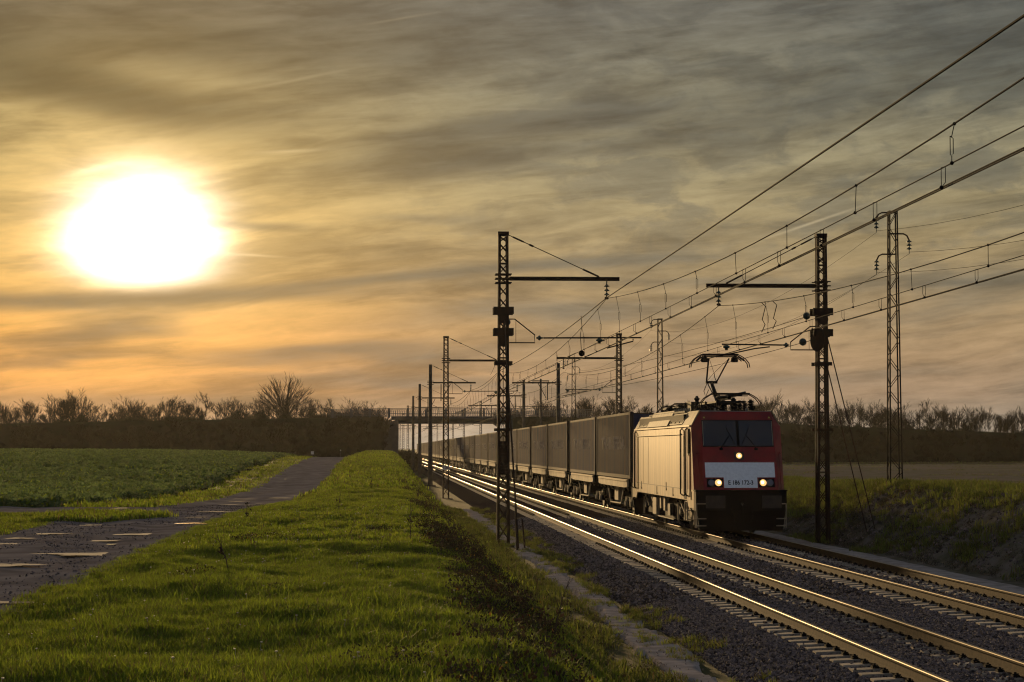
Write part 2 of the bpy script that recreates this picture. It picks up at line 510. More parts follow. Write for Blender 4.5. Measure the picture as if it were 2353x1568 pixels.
def height(a, y):
    a = np.asarray(a, float); y = np.asarray(y, float)
    p, v = verge_level(a, y)
    left = p + field_extra(a, y)
    # verge: rises from the path edge, then drops into the cutting
    u = np.clip((a + 3.9) / 2.2, 0, 1); u = u * u * (3 - 2 * u)
    top = p + (v - p) * u
    nb = ip(y, [0, 30, 300], [.9, .7, .3])
    w = np.clip((a - nb) / (3.5 - nb), 0, 1); w = w * w * (3 - 2 * w)
    cut = top * (1 - w) + (-.42) * w
    h = np.where(a < -3.9, left, cut)
    # track bed and the right-hand walkway
    h = np.where(a > 3.5, np.where((a > 3.6) & (a < 14), -.50, -.42), h)
    bed = ip(a, [4.9, 5.85, 8.8, 9.6, 12.55, 13.5], [-.46, -.27, -.27, -.29, -.27, -.48])
    h = np.where((a > 4.9) & (a < 13.5), np.minimum(bed - .14, h + 10), h)
    # right bank
    ry = ip(y, [0, 40, 60, 78, 90, 120, 200, 270, 330, 5000], [1.55, 1.5, 1.40, 1.36, 1.15, 1.0, .85, .7, .7, .7])
    far = ip(a, [17.2, 40, 90, 400], [0, 0.0, .15, .3])
    rw = ip(y, [0, 70, 80, 100, 5000], [2.5, 2.3, 3.4, 5.0, 5.0])
    q = np.clip((a - 14.9) / rw, 0, 1); q = q ** 1.15
    q = q * (1.25 - .25 * q)
    rb = -.42 + (ry + far + .42) * np.minimum(q, 1)
    h = np.where(a > 14.9, rb, h)
    # relief
    rough = np.where((a > 3.3) & (a < 14.9), 0.0, 1.0)
    rough = rough * np.where((a > -7.9) & (a < -3.8), .25, 1.0)
    bumpy = (vnoise(a * .9, y * .5, 3) - .5) * .16 + (vnoise(a * 2.6, y * 1.7, 5) - .5) * .07
    bankb = np.where((a > 14.9) & (a < 18), 1.6, 1.0)
    return h + bumpy * rough * bankb * np.clip((260 - y) / 60, .3, 1)


def grid_mesh(name, xs, ys, zf, mats, mfun=None, smooth_=True):
    Xg, Yg = np.meshgrid(xs, ys)
    Zg = zf(Xg, Yg)
    v = np.stack([Xg, Yg, Zg], -1).reshape(-1, 3)
    nx, ny = len(xs), len(ys)
    i = np.arange(nx - 1); j = np.arange(ny - 1)
    I, J = np.meshgrid(i, j)
    a = (J * nx + I).ravel()
    f = np.stack([a, a + 1, a + nx + 1, a + nx], -1)
    me = bpy.data.meshes.new(name)
    me.vertices.add(len(v)); me.vertices.foreach_set('co', v.ravel())
    me.loops.add(f.size); me.loops.foreach_set('vertex_index', f.ravel())
    me.polygons.add(len(f)); me.polygons.foreach_set('loop_start', np.arange(len(f)) * 4)
    me.polygons.foreach_set('loop_total', np.full(len(f), 4))
    for m_ in mats: me.materials.append(m_)
    if mfun is not None:
        cx = (Xg[:-1, :-1] + Xg[1:, 1:]) / 2; cy_ = (Yg[:-1, :-1] + Yg[1:, 1:]) / 2
        me.polygons.foreach_set('material_index', mfun(cx, cy_).ravel().astype(np.int32))
    me.polygons.foreach_set('use_smooth', np.full(len(f), smooth_))
    me.update(); me.validate()
    return me


xs = np.concatenate([[-4000, -2000, -1000, -500, -300, -200, -150, -120], np.arange(-100, -40, 3), np.arange(-40, -10, .9), np.arange(-10, 3.5, .22),
                     [3.5, 4.2, 4.9, 5.85, 8.8, 9.6, 12.55, 13.5, 14.9], np.arange(15.1, 20, .22), np.arange(20, 40, .9), np.arange(40, 100, 3),
                     [120, 150, 200, 300, 500, 1000, 2000, 4000]])
ys = np.concatenate([[-60, -30, -10, 0, 6], np.arange(10, 60, .35), np.arange(60, 130, .8), np.arange(130, 340, 2.5), [350, 370, 400, 450, 520, 600, 800, 1200, 2000, 4000, 7000]])


def zone(a, y):
    j = (vnoise(a * .8, y * .4, 9) - .5) * .8
    m_ = np.full(a.shape, 1)                                    # 0 soil 1 grass 2 crop 3 plough 4 bank
    m_ = np.where(a < -10.5 + j, 2, m_)
    m_ = np.where((a > 1.2 + j) & (a < 5), 0, m_)
    m_ = np.where((a > 14.5) & (a < 17.6 + j), 4, m_)
    m_ = np.where(a > 21 + j * 2, 3, m_)
    m_ = np.where((a > 21) & (y > 262), 4, m_)
    m_ = np.where((a > 21) & (y > 236 + j * 6) & (y < 244 + j * 4), 1, m_)
    m_ = np.where((a >= 4.9) & (a <= 14.5), 4, m_)
    m_ = np.where(y > 400, 1, m_)
    return m_


link('ground', grid_mesh('ground', xs, ys, height, [M['soil'], M['grass_far'], M['cropsoil'], M['plough'], M['bank']], zone), kind='structure')

# farm track along the railway
PY = np.concatenate([np.arange(8, 120, 1.0), np.arange(120, 300, 3.0)])
PX = np.linspace(-8.0, -3.85, 22)


def path_h(a, y):
    e = 3.85 + 0 * a
    edge = np.minimum(np.abs(a + 3.85), np.abs(a + 8.0))
    rut = -.035 * np.exp(-((a + 5.1) / .35) ** 2) - .035 * np.exp(-((a + 6.8) / .35) ** 2)
    return path_level(y) + .06 + rut + (vnoise(a * 1.4, y * .5, 4) - .5) * .04 - np.where(edge < .12, .10, 0) + np.where(a < -7.95, .0, 0)


link('farm_track', grid_mesh('farm_track', PX, PY, path_h, [M['asphalt']]), kind='structure')
# side track leaving to the field
SX = np.linspace(-34, -7.7, 30); SY = np.linspace(60.5, 70, 12)
link('side_track', grid_mesh('side_track', SX, SY, lambda a, y: height(a, y) * .25 + path_level(y) * .75 + .06 + (vnoise(a, y, 2) - .5) * .05, [M['asphalt']]), kind='structure')

# puddles and pale wet patches: (x in photograph, y in photograph, width px)
PUD = [(60, 2168, 150), (190, 2131, 190), (100, 2150, 120), (390, 2094, 160), (590, 2132, 210), (420, 2157, 150), (400, 2214, 380), (60, 2262, 240),
       (60, 2408, 260), (830, 2094, 150), (800, 2071, 90), (880, 2046, 130), (930, 2018, 80), (960, 2006, 90), (1010, 2020, 70), (1060, 2012, 70),
       (1010, 2046, 60), (1120, 1992, 110), (1190, 1984, 70), (980, 1997, 90)]
for k, (px, py, wpx) in enumerate(PUD):
    # ray to the ground level of the track
    lo, hi = 10.0, 160.0
    ww = []
    for yy in np.linspace(18, 130, 900):
        z_ = float(path_level(yy)) + .06
        _, qy, _ = project(0.0, yy, z_)
        if qy <= py: break
    s_ = 8500 / yy
    ax = (px - 1537) / s_
    if ax < -7.7: ax = -7.7 + .6
    half = max(.22, wpx / s_ / 2)
    half = min(half, 1.35)
    ax = min(max(ax, -7.9 + half), -4.0 - half * .8)
    ln = half * random.uniform(.6, 1.0)
    mb = MB(); n_ = 60; pts = [(ax, yy, 0)]
    for q in range(n_):
        an = 2 * math.pi * q / n_
        rr = 1 + .20 * math.sin(an * 3 + k) + .13 * math.sin(an * 5 + k * 2.1) + .10 * math.sin(an * 9 + k * 1.3) + .06 * math.sin(an * 14 + k)
        pts.append((ax + math.cos(an) * half * rr, yy + math.sin(an) * ln * rr, 0))
    zt = max(float(path_h(np.array(p_[0]), np.array(p_[1]))) for p_ in pts) + .004
    ztop = float(path_h(np.array(ax), np.array(yy))) + .012
    mb.add([(p_[0], p_[1], max(ztop, 0 * zt + ztop)) for p_ in pts], [(0, 1 + q, 1 + (q + 1) % n_) for q in range(n_)])
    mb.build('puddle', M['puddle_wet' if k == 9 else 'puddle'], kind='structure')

# ------------------------------------------------------------------ ballast, walkways
BY = np.concatenate([np.arange(8, 70, .3), np.arange(70, 140, 1.0), np.arange(140, 760, 5)])
BX = np.array([4.75, 5.0, 5.2, 5.45, 5.7, 5.95, 6.3, 6.7, 7.1, 7.5, 7.9, 8.3, 8.6, 8.9, 9.2, 9.5, 9.8, 10.1, 10.5, 10.9, 11.3, 11.7, 12.1, 12.4, 12.65, 12.9, 13.2, 13.45, 13.7])


def bal_h(a, y):
    b = ip(a, [4.75, 4.95, 5.8, 8.85, 9.2, 9.5, 12.6, 13.45, 13.7], [-.56, -.44, -.23, -.23, -.255, -.23, -.23, -.42, -.56])
    return b + (vnoise(a * 5, y * 5, 8) - .5) * .03


link('ballast_bed', grid_mesh('ballast_bed', BX, BY, bal_h, [M['ballast']]), kind='structure')
WY = np.concatenate([np.arange(10, 110, .6)])
def wedge(a, y): return -.405 + (vnoise(a * 2, y, 12) - .5) * .03
def walk_l(a, y):
    lo = 3.72 + vnoise(y * .35, y * 0, 14) * .52 + vnoise(y * 1.7, y * 0, 15) * .18; hi = 4.86 - vnoise(y * .4, y * 0 + 3, 16) * .34 - vnoise(y * 1.9, y * 0, 17) * .16
    return wedge(a, y) - np.where((a < lo) | (a > hi), .14, 0)


link('gravel_walkway', grid_mesh('gravel_walkway', np.linspace(3.72, 4.86, 24), np.arange(10, 110, .3), walk_l, [M['walk']]), kind='structure')
link('gravel_walkway', grid_mesh('gravel_walkway', np.linspace(13.5, 14.5, 6), WY, lambda a, y: wedge(a, y) - np.where((a < 13.55) | (a > 14.4), .08, 0), [M['walk']]), kind='structure')

# ------------------------------------------------------------------ railway tracks
def rail_mesh():
    prof = [(-.075, -.172), (.075, -.172), (.075, -.162), (.012, -.14), (.009, -.045), (.034, -.036), (.036, -.010), (.028, -.0015), (0, 0), (-.028, -.0015), (-.036, -.010), (-.034, -.036), (-.009, -.045), (-.012, -.14), (-.075, -.162)]
    ys_ = [6, 800]
    mb = MB(); n_ = len(prof)
    v = [(x_, y_, z_) for y_ in ys_ for x_, z_ in prof]
    for k in range(n_):
        head = 6 <= k <= 9
        mb.add([v[k], v[(k + 1) % n_], v[n_ + (k + 1) % n_], v[n_ + k]], [(0, 1, 2, 3)], 1 if head else 0)
    return mb.mesh('rail', [M['rail_side'], M['rail_head']])


RAIL = rail_mesh()


def sleeper_mesh():
    mb = MB()
    for s_ in (-1, 1):
        x0, x1 = s_ * .36, s_ * 1.20
        if x0 > x1: x0, x1 = x1, x0
        seat0, seat1 = s_ * .62 if s_ > 0 else s_ * .89, s_ * .89 if s_ > 0 else s_ * .62
        zi, zs, zo = -.192, -.180, -.192
        xs_ = [x0, min(seat0, seat1), max(seat0, seat1), x1]
        zz = [zi if s_ > 0 else zo, zs, zs, zo if s_ > 0 else zi]
        v = []
        for xx, z_ in zip(xs_, zz):
            v += [(xx, -.145, -.38), (xx, .145, -.38), (xx, .118, z_), (xx, -.118, z_)]
        f = [(0, 1, 2, 3)[::-1], (12, 13, 14, 15)]
        for k in range(3):
            b = k * 4
            for q in range(4): f.append((b + q, b + (q + 1) % 4, b + 4 + (q + 1) % 4, b + 4 + q))
        mb.add(v, f)
    mb.bar((-.4, 0, -.3), (.4, 0, -.3), .04)
    return mb.mesh('sleeper', M['sleeper'])


def clip_mesh():
    mb = MB()
    mb.box(-.042, .042, -.06, .06, -.19, -.150)
    mb.tube([(0, 0, -.15), (0, 0, -.115)], .018, 6)
    mb.bar((-.04, 0, -.148), (.04, 0, -.138), .05, .015)
    return mb.mesh('rail_clip', M['clip'])


SLP, CLP = sleeper_mesh(), clip_mesh()
for ti, (ac, lab) in enumerate(((A1, 'empty railway track of two shining rails beside the gravel walkway'), (A2, 'railway track that carries the red locomotive and its container train'))):
    tr = empty('railway_track', (ac, 0, 0), lab, 'railway track', 'the two railway tracks')
    for s_ in (-1, 1): link('rail', RAIL, tr, (s_ * .7535, 0, 0))
    y0 = 20.0
    nn = 120 if ti == 0 else 80
    for k in range(nn):
        sl = link('sleeper', SLP, tr, (random.uniform(-.012, .012), y0 + k * .6 + random.uniform(-.01, .01), random.uniform(-.006, .004)))
        if k < 75:
            for sx in (-.7535 - .125, -.7535 + .125, .7535 - .125, .7535 + .125):
                link('rail_clip', CLP, sl, (sx, 0, 0))
    mb = MB(); k = nn
    while y0 + k * .6 < 330:
        yy = y0 + k * .6
        mb.box(-1.2, -.36, yy - .12, yy + .12, -.38, -.198); mb.box(.36, 1.2, yy - .12, yy + .12, -.38, -.198)
        for sx in (-.88, -.63, .63, .88): mb.box(sx - .05, sx + .05, yy - .07, yy + .07, -.198, -.11, 1)
        k += 1
    mb.build('distant_sleepers', [M['sleeper'], M['clip']], tr, kind='stuff')

# ------------------------------------------------------------------ road embankment and bridge (y about 310)
EB0, EB1 = 305.0, 315.0


def road_z(a): return ip(a, [-400, -120, -56, -7, 2, 17, 32, 60, 90, 140, 400], [2.6, 4.7, 6.25, 7.2, 7.35, 7.35, 7.2, 6.2, 5.1, 4.2, 2.4])


def emb_mesh(x0, x1, cut):
    xs_ = np.arange(x0, x1 + .1, 2.0)
    if cut > 0: pass
    cols = []
    ys_ = [290, 293, 296, 299, 302, 303.6, 305, 315, 316.5, 319, 323, 328, 334]
    v = []; f = []
    for xi_, xx in enumerate(xs_):
        top = float(road_z(xx)) - .02
        for yy in ys_:
            if yy < 305: z_ = top - (305 - yy) / 1.9
            elif yy > 315: z_ = top - (yy - 315) / 2.1
            else: z_ = top
            z_ = max(z_, .2)
            if yy not in (305, 315): z_ += (mnoise.noise(Vector((xx * .3, yy * .4, 2))) * .45)
            v.append((xx, yy, z_))
    n_ = len(ys_)
    for i_ in range(len(xs_) - 1):
        for k in range(n_ - 1):
            f.append((i_ * n_ + k, (i_ + 1) * n_ + k, (i_ + 1) * n_ + k + 1, i_ * n_ + k + 1))
    # end walls down to the ground
    for i_ in (0, len(xs_) - 1):
        b = len(v)
        for yy in ys_: v.append((xs_[i_], yy, -1))
        for k in range(n_ - 1): f.append((i_ * n_ + k, i_ * n_ + k + 1, b + k + 1, b + k))
    mb = MB().add(v, f)
    return mb


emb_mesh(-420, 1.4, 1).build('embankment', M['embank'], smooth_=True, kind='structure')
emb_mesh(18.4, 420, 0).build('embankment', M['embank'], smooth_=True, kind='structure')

br = empty('road_bridge', (10, 310, 0), 'grey concrete road bridge with railings crossing above the railway', 'bridge')
o_ = lambda mb, n_, m_, par=br, **kw: mb.build(n_, m_, par, loc=(-10, -310, 0), **kw)
mb = MB(); mb.box(1.0, 18.8, 304.6, 315.4, 6.95, 7.35); mb.box(1.6, 18.2, 305.4, 314.6, 6.38, 6.948); o_(mb, 'deck', M['bridge'])
for xa, xb in ((1.1, 2.0), (17.9, 18.8)):
    mb = MB(); mb.box(xa, xb, 304.8, 315.2, -.8, 6.37); o_(mb, 'abutment', M['bridge'])
mb = MB()
mb.hexa([(-7, 299.5, -1), (2.0, 304.4, -1), (2.0, 304.75, -1), (-7, 299.9, -1)], [(-7, 299.5, 4.3), (2.0, 304.4, 6.9), (2.0, 304.75, 6.9), (-7, 299.9, 4.3)])
o_(mb, 'wing_wall', M['bridge'])
mb = MB()
mb.hexa([(17.9, 304.4, -1), (26, 299.5, -1), (26, 299.9, -1), (17.9, 304.75, -1)], [(17.9, 304.4, 6.9), (26, 299.5, 4.3), (26, 299.9, 4.3), (17.9, 304.75, 6.9)])
o_(mb, 'wing_wall', M['bridge'])
for yy in (304.9, 315.1):
    rl = MB()
    for z_, th in ((1.13, .07), (.93, .04)):
        for xx in np.arange(-8, 30, 2.0):
            rl.bar((xx, yy, road_z(xx) + z_), (xx + 2, yy, road_z(xx + 2) + z_), .06, th)
    ro = o_(rl, 'handrail', M['bridge_rail'])
    bars = MB()
    for xx in np.arange(-8, 30, .26):
        bars.bar((xx, yy, road_z(xx) + .06), (xx, yy, road_z(xx) + .9), .05, .05)
    for z_ in (.15, .38, .60, .78):
        for xx in np.arange(-8, 30, 2.0):
            bars.bar((xx, yy + .03, road_z(xx) + z_), (xx + 2, yy + .03, road_z(xx + 2) + z_), .04, .045)
    o_(bars, 'railing_bars', M['bridge_rail'], kind='stuff')
    for xx in np.arange(-7.5, 29, 2.72):
        p_ = MB(); p_.box(xx - .13, xx + .13, yy - .12, yy + .12, road_z(xx) - .1, road_z(xx) + 1.18)
        o_(p_, 'railing_post', M['bridge_rail'])
# ------------------------------------------------------------------ vegetation materials
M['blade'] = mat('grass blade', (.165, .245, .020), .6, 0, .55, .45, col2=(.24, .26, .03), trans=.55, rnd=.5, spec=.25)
M['blade_dark'] = mat('shaded bank grass', (.14, .18, .03), .75, 0, .4, .5, col2=(.16, .14, .04), trans=.45, rnd=.4, spec=.15)  # darker copy of the blade; the bank's shade is put into its colour
M['blade_dry'] = mat('dry grass blade', (.14, .10, .045), .6, 0, .3, 2, trans=.4, rnd=.3)
M['crop'] = mat('crop leaf', (.14, .20, .065), .65, 0, .3, 2, trans=.4, rnd=.35, spec=.2)
M['bramble'] = mat('bramble leaf', (.035, .036, .014), .6, 0, .6, 1.5, col2=(.05, .022, .012), trans=.25, rnd=.5, spec=.3)
M['leaf_yel'] = mat('yellowing leaf', (.30, .16, .02), .6, 0, .3, 3, trans=.4, rnd=.3)
M['weed'] = mat('weed stalk', (.07, .045, .025), .8)
M['twig'] = mat('bare twigs', (.022, .016, .010), .95, 0, .3, .5, rnd=.2, spec=.05)
M['scrub'] = mat('scrub twigs', (.030, .023, .013), .95, 0, .3, .5, rnd=.35, col2=(.028, .030, .012), spec=.1)

HID = bpy.data.collections.new('plant_sources')     # sources only, not linked to the scene


def np_mesh(name, v, f, mats, mi=None):
    me = bpy.data.meshes.new(name); me.from_pydata(v, [], f)
    for m_ in mats: me.materials.append(m_)
    if mi: me.polygons.foreach_set('material_index', mi)
    return me


def tuft(n, h, w, spread, mats, lean=.55, dryp=.12):
    v = []; f = []; mi = []
    for _ in range(n):
        an = random.uniform(0, 6.283); r_ = spread * math.sqrt(random.random())
        x, y = r_ * math.cos(an), r_ * math.sin(an)
        hh = h * random.uniform(.45, 1.15); ww = w * random.uniform(.6, 1.2)
        la = random.uniform(0, 6.283); ll = hh * random.uniform(.1, lean)
        ca, sa_ = math.cos(la), math.sin(la); px, py = -sa_ * ww / 2, ca * ww / 2
        b = len(v)
        for tt, k in ((0, 1), (.55, .85), (1, .0)):
            ox, oy = x + ca * ll * tt ** 2, y + sa_ * ll * tt ** 2; z_ = hh * (tt - .12 * tt * tt)
            if k: v += [(ox - px * k, oy - py * k, z_), (ox + px * k, oy + py * k, z_)]
            else: v.append((ox, oy, z_))
        f += [(b, b + 1, b + 3, b + 2), (b + 2, b + 3, b + 4)]
        m_ = 1 if (len(mats) > 1 and random.random() < dryp) else 0
        mi += [m_, m_]
    return np_mesh('tuft', v, f, mats, mi)


def leafclump(n, h, size, spread, mats, yp=.0, flat=.5):
    v = []; f = []; mi = []
    for _ in range(n):
        an = random.uniform(0, 6.283); r_ = spread * math.sqrt(random.random())
        c = Vector((r_ * math.cos(an), r_ * math.sin(an), h * random.uniform(.15, 1)))
        s_ = size * random.uniform(.6, 1.3)
        rot = Euler((random.uniform(-1, 1) * flat * 2, random.uniform(-1, 1) * flat * 2, random.uniform(0, 6.28))).to_matrix()
        b = len(v)
        for q in ((-.5, 0, 0), (0, -.32, .08), (.55, 0, -.05), (0, .32, .08)):
            v.append(tuple(c + rot @ (Vector(q) * s_)))
        f += [(b, b + 1, b + 2), (b, b + 2, b + 3)]
        m_ = 1 if (len(mats) > 1 and random.random() < yp) else 0
        mi += [m_, m_]
        if random.random() < .25:            # stalk
            b = len(v); v += [(c.x * .5 - .004, c.y * .5, 0), (c.x * .5 + .004, c.y * .5, 0), tuple(c)]
            f.append((b, b + 1, b + 2)); mi.append(0)
    return np_mesh('leaf_clump', v, f, mats, mi)


def branch_tree(h, seed, stems=3, spread=.5, depth=5, dens=1.0, thin=1.0, rounded=False):
    """bare tree: returns (limb mesh arrays, twig mesh arrays)"""
    rnd = random.Random(seed)
    L = ([], []); T = ([], [])

    def seg(store, p, q, r0, r1, n=3):
        d_ = (q - p); u = Vector((0, 0, 1)) if abs(d_.normalized().z) < .9 else Vector((1, 0, 0))
        a = d_.cross(u).normalized(); b_ = a.cross(d_).normalized()
        V, F = store; base = len(V)
        for (c, r_) in ((p, r0), (q, r1)):
            for k in range(n):
                an = 6.2832 * k / n
                V.append(tuple(c + (a * math.cos(an) + b_ * math.sin(an)) * r_))
        for k in range(n): F.append((base + k, base + (k + 1) % n, base + n + (k + 1) % n, base + n + k))

    def grow(p, d_, ln, r_, lev):
        nseg = 3 if lev < 2 else 2
        store = L if lev < 2 else T
        pts = [p.copy()]; dd = d_.copy()
        for k in range(nseg):
            dd = (dd + Vector((rnd.uniform(-1, 1), rnd.uniform(-1, 1), rnd.uniform(-.3, .9))) * (.16 if lev < 2 else .24)).normalized()
            q = pts[-1] + dd * (ln / nseg)
            seg(store, pts[-1], q, r_ * (1 - .5 * k / nseg), r_ * (1 - .5 * (k + 1) / nseg), 5 if lev == 0 else 3)
            pts.append(q)
        if lev >= depth: return
        nc = int(round((3 if lev == 0 else 3.6 if lev < depth - 1 else 4) * dens + rnd.uniform(-.4, .6)))
        for k in range(nc):
            tt = rnd.uniform(.35, 1.0) if k else 1.0
            i_ = min(int(tt * nseg), nseg - 1); fr = tt * nseg - i_
            o = pts[i_].lerp(pts[i_ + 1], fr)
            side_ = Vector((rnd.uniform(-1, 1), rnd.uniform(-1, 1), rnd.uniform(-.2, .7))).normalized()
            ang = spread * rnd.uniform(.6, 1.5)
            nd = (dd * math.cos(ang) + side_ * math.sin(ang)).normalized()
            if rounded: nd = (nd + Vector((0, 0, -.05))).normalized()
            grow(o, nd, ln * rnd.uniform(.55, .82), max(r_ * .55, .0135 * thin), lev + 1)
    for k in range(stems):
        an = 6.283 * k / stems + rnd.uniform(-.5, .5)
        ln = h * .34 * rnd.uniform(.8, 1.15)
        d0 = Vector((math.cos(an) * .35, math.sin(an) * .35, 1)).normalized() if stems > 1 else Vector((.03, .02, 1)).normalized()
        grow(Vector((math.cos(an) * .15 * (stems > 1), math.sin(an) * .15 * (stems > 1), -.3)), d0, ln, .012 * h * thin + .02, 0)
    top = max(v[2] for v in T[0])
    k = h / top
    for st_ in (L, T):
        for i_, v in enumerate(st_[0]): st_[0][i_] = (v[0] * k, v[1] * k, v[2] * k)
    return L, T


def scatter(name, pts, scl, srcs, kindlabel=None, tilt=.25, zrot=True, sz=None):
    """one object that carries many small plants or stones"""
    pts = np.asarray(pts, np.float32); n = len(pts)
    me = bpy.data.meshes.new(name); me.vertices.add(n); me.vertices.foreach_set('co', pts.ravel())
    a = me.attributes.new('scl', 'FLOAT_VECTOR', 'POINT')
    s3 = np.stack([scl, scl, scl if sz is None else sz], -1).astype(np.float32)
    a.data.foreach_set('vector', s3.ravel())
    rr = RNG.uniform(-tilt, tilt, (n, 3)).astype(np.float32); rr[:, 2] = RNG.uniform(0, 6.283, n)
    a = me.attributes.new('rt', 'FLOAT_VECTOR', 'POINT'); a.data.foreach_set('vector', rr.ravel())
    me.update()
    o = link(name, me, kind='stuff')
    c = bpy.data.collections.new(name + '_sources')
    for i_, s_ in enumerate(srcs):
        c.objects.link(bpy.data.objects.new(name + '_source', s_))
    g = bpy.data.node_groups.new(name, 'GeometryNodeTree')
    g.interface.new_socket('Geometry', in_out='INPUT', socket_type='NodeSocketGeometry')
    g.interface.new_socket('Geometry', in_out='OUTPUT', socket_type='NodeSocketGeometry')
    gi, go = g.nodes.new('NodeGroupInput'), g.nodes.new('NodeGroupOutput')
    mp = g.nodes.new('GeometryNodeMeshToPoints'); io = g.nodes.new('GeometryNodeInstanceOnPoints')
    ci = g.nodes.new('GeometryNodeCollectionInfo'); ci.inputs['Collection'].default_value = c
    ci.inputs['Separate Children'].default_value = True; ci.inputs['Reset Children'].default_value = True
    na = g.nodes.new('GeometryNodeInputNamedAttribute'); na.data_type = 'FLOAT_VECTOR'; na.inputs[0].default_value = 'scl'
    nb = g.nodes.new('GeometryNodeInputNamedAttribute'); nb.data_type = 'FLOAT_VECTOR'; nb.inputs[0].default_value = 'rt'
    ri = g.nodes.new('FunctionNodeRandomValue'); ri.data_type = 'INT'
    for s_ in ri.inputs:
        if s_.enabled and s_.name == 'Max' and s_.type == 'INT': s_.default_value = len(srcs) - 1
        if s_.enabled and s_.name == 'Min' and s_.type == 'INT': s_.default_value = 0
    L_ = g.links.new
    L_(gi.outputs[0], mp.inputs[0]); L_(mp.outputs[0], io.inputs['Points']); L_(ci.outputs[0], io.inputs['Instance'])
    io.inputs['Pick Instance'].default_value = True
    ro = [s_ for s_ in ri.outputs if s_.enabled][0]
    L_(ro, io.inputs['Instance Index'])
    L_(na.outputs[0], io.inputs['Scale'])
    er = g.nodes.new('FunctionNodeEulerToRotation'); L_(nb.outputs[0], er.inputs[0]); L_(er.outputs[0], io.inputs['Rotation'])
    L_(io.outputs[0], go.inputs[0])
    md = o.modifiers.new('scatter', 'NODES'); md.node_group = g
    return o


def sample(n, y0, y1, xf, power=1.0, margin=140, grow=1.0):
    """random ground points between two distances, kept if they may show in or just beside the picture"""
    y = y0 + (y1 - y0) * RNG.random(n) ** power
    lo, hi = xf(y)
    x = lo + (hi - lo) * RNG.random(n)
    z = height(x, y)
    px, py, dd = project(x, y, z)
    ok = (px > -margin) & (px < 4096 + margin) & (py < 2730 + margin * 2)
    return x[ok], y[ok], z[ok]


def put(x, y, z): return np.stack([x, y, z], -1)


# grass on the verge
T_near = [tuft(44, .088, .0075, .15, [M['blade'], M['blade_dry']], .95, .16) for _ in range(4)] + [tuft(24, .13, .008, .13, [M['blade'], M['blade_dry']], .9, .2)]
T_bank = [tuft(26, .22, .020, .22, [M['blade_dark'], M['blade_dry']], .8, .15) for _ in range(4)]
T_mid = [tuft(30, .105, .017, .24, [M['blade'], M['blade_dry']], .7, .08) for _ in range(4)]
T_far = [tuft(26, .20, .055, .5, [M['blade'], M['blade_dry']], .6, .1) for _ in range(4)]
gmask = lambda x, y: (vnoise(x * 1.1, y * .6, 21) * .6 + vnoise(x * 3.3, y * 2.1, 22) * .4)


def verge(n, y0, y1, srcs, name, power=1.0, s0=.6, s1=1.2, hi=2.6):
    x, y, z = sample(n, y0, y1, lambda y_: (np.full(y_.shape, -3.95), np.full(y_.shape, hi)), power)
    g = gmask(x, y)
    keep = (RNG.random(len(x)) < np.clip(1.25 - np.maximum(x - .4, 0) * .5, .07, 1)) & (g > .12)
    x, y, z, g = x[keep], y[keep], z[keep], g[keep]
    edge = np.clip((x + 3.95) / .35, .35, 1)
    s_ = (s0 + (s1 - s0) * g) * edge * RNG.uniform(.75, 1.25, len(x))
    scatter(name, put(x, y, z - .015), s_, srcs)


verge(78000, 14, 36, T_near, 'verge_grass', .85, .45, 1.35, 3.3)
verge(42000, 35, 95, T_mid, 'verge_grass', .8, .5, 1.2, 3.3)
verge(12000, 92, 300, T_far, 'verge_grass', .9, .5, 1.1)
# the strip between track and field, with the hump before the side track
def strip(n, y0, y1, srcs, s0, s1, cut=True):
    x, y, z = sample(n, y0, y1, lambda y_: (np.minimum(-10.8, -.19 * y_), np.full(y_.shape, -7.75)))
    keep = (x > -11.4 + vnoise(x, y, 31) * 1.6) | (y < 60)
    keep &= ~((y > 60.8) & (y < 69.6))
    x, y, z = x[keep], y[keep], z[keep]
    scatter('field_edge_grass', put(x, y, z - .01), (s0 + (s1 - s0) * gmask(x, y)) * RNG.uniform(.7, 1.3, len(x)), srcs)


strip(26000, 38, 60.5, T_mid, .45, 1.15)
strip(9000, 69, 250, T_far, .5, 1.0)
x, y, z = sample(700, 51, 57, lambda y_: (np.full(y_.shape, -8.2), -5.3 - np.abs(y_ - 54.5) * .45))
scatter('field_edge_grass', put(x, y, z + .05), RNG.uniform(.9, 1.7, len(x)), T_mid)
# tussocks creeping over the track edges
x, y, z = sample(3500, 16, 90, lambda y_: (np.full(y_.shape, -4.15), np.full(y_.shape, -3.7)))
scatter('edge_tussocks', put(x, y, z + .03), RNG.uniform(.3, .9, len(x)), T_near)
# crop
LC = [leafclump(26, .34, .20, .24, [M['crop'], M['blade']], .15, .6) for _ in range(5)]
x, y, z = sample(44000, 58, 262, lambda y_: (-.20 * y_ - 4, np.full(y_.shape, -9.8)), .75)
keep = (x < -10.9 + (vnoise(x, y * .6, 41) - .5) * 1.4) & ~((y > 60.3) & (y < 70.3))
x, y, z = x[keep], y[keep], z[keep]
scatter('crop_plants', put(x, y, z - .02), RNG.uniform(.55, 1.25, len(x)) * (.8 + .5 * vnoise(x * .3, y * .15, 44)), LC, sz=RNG.uniform(.6, 1.3, len(x)))
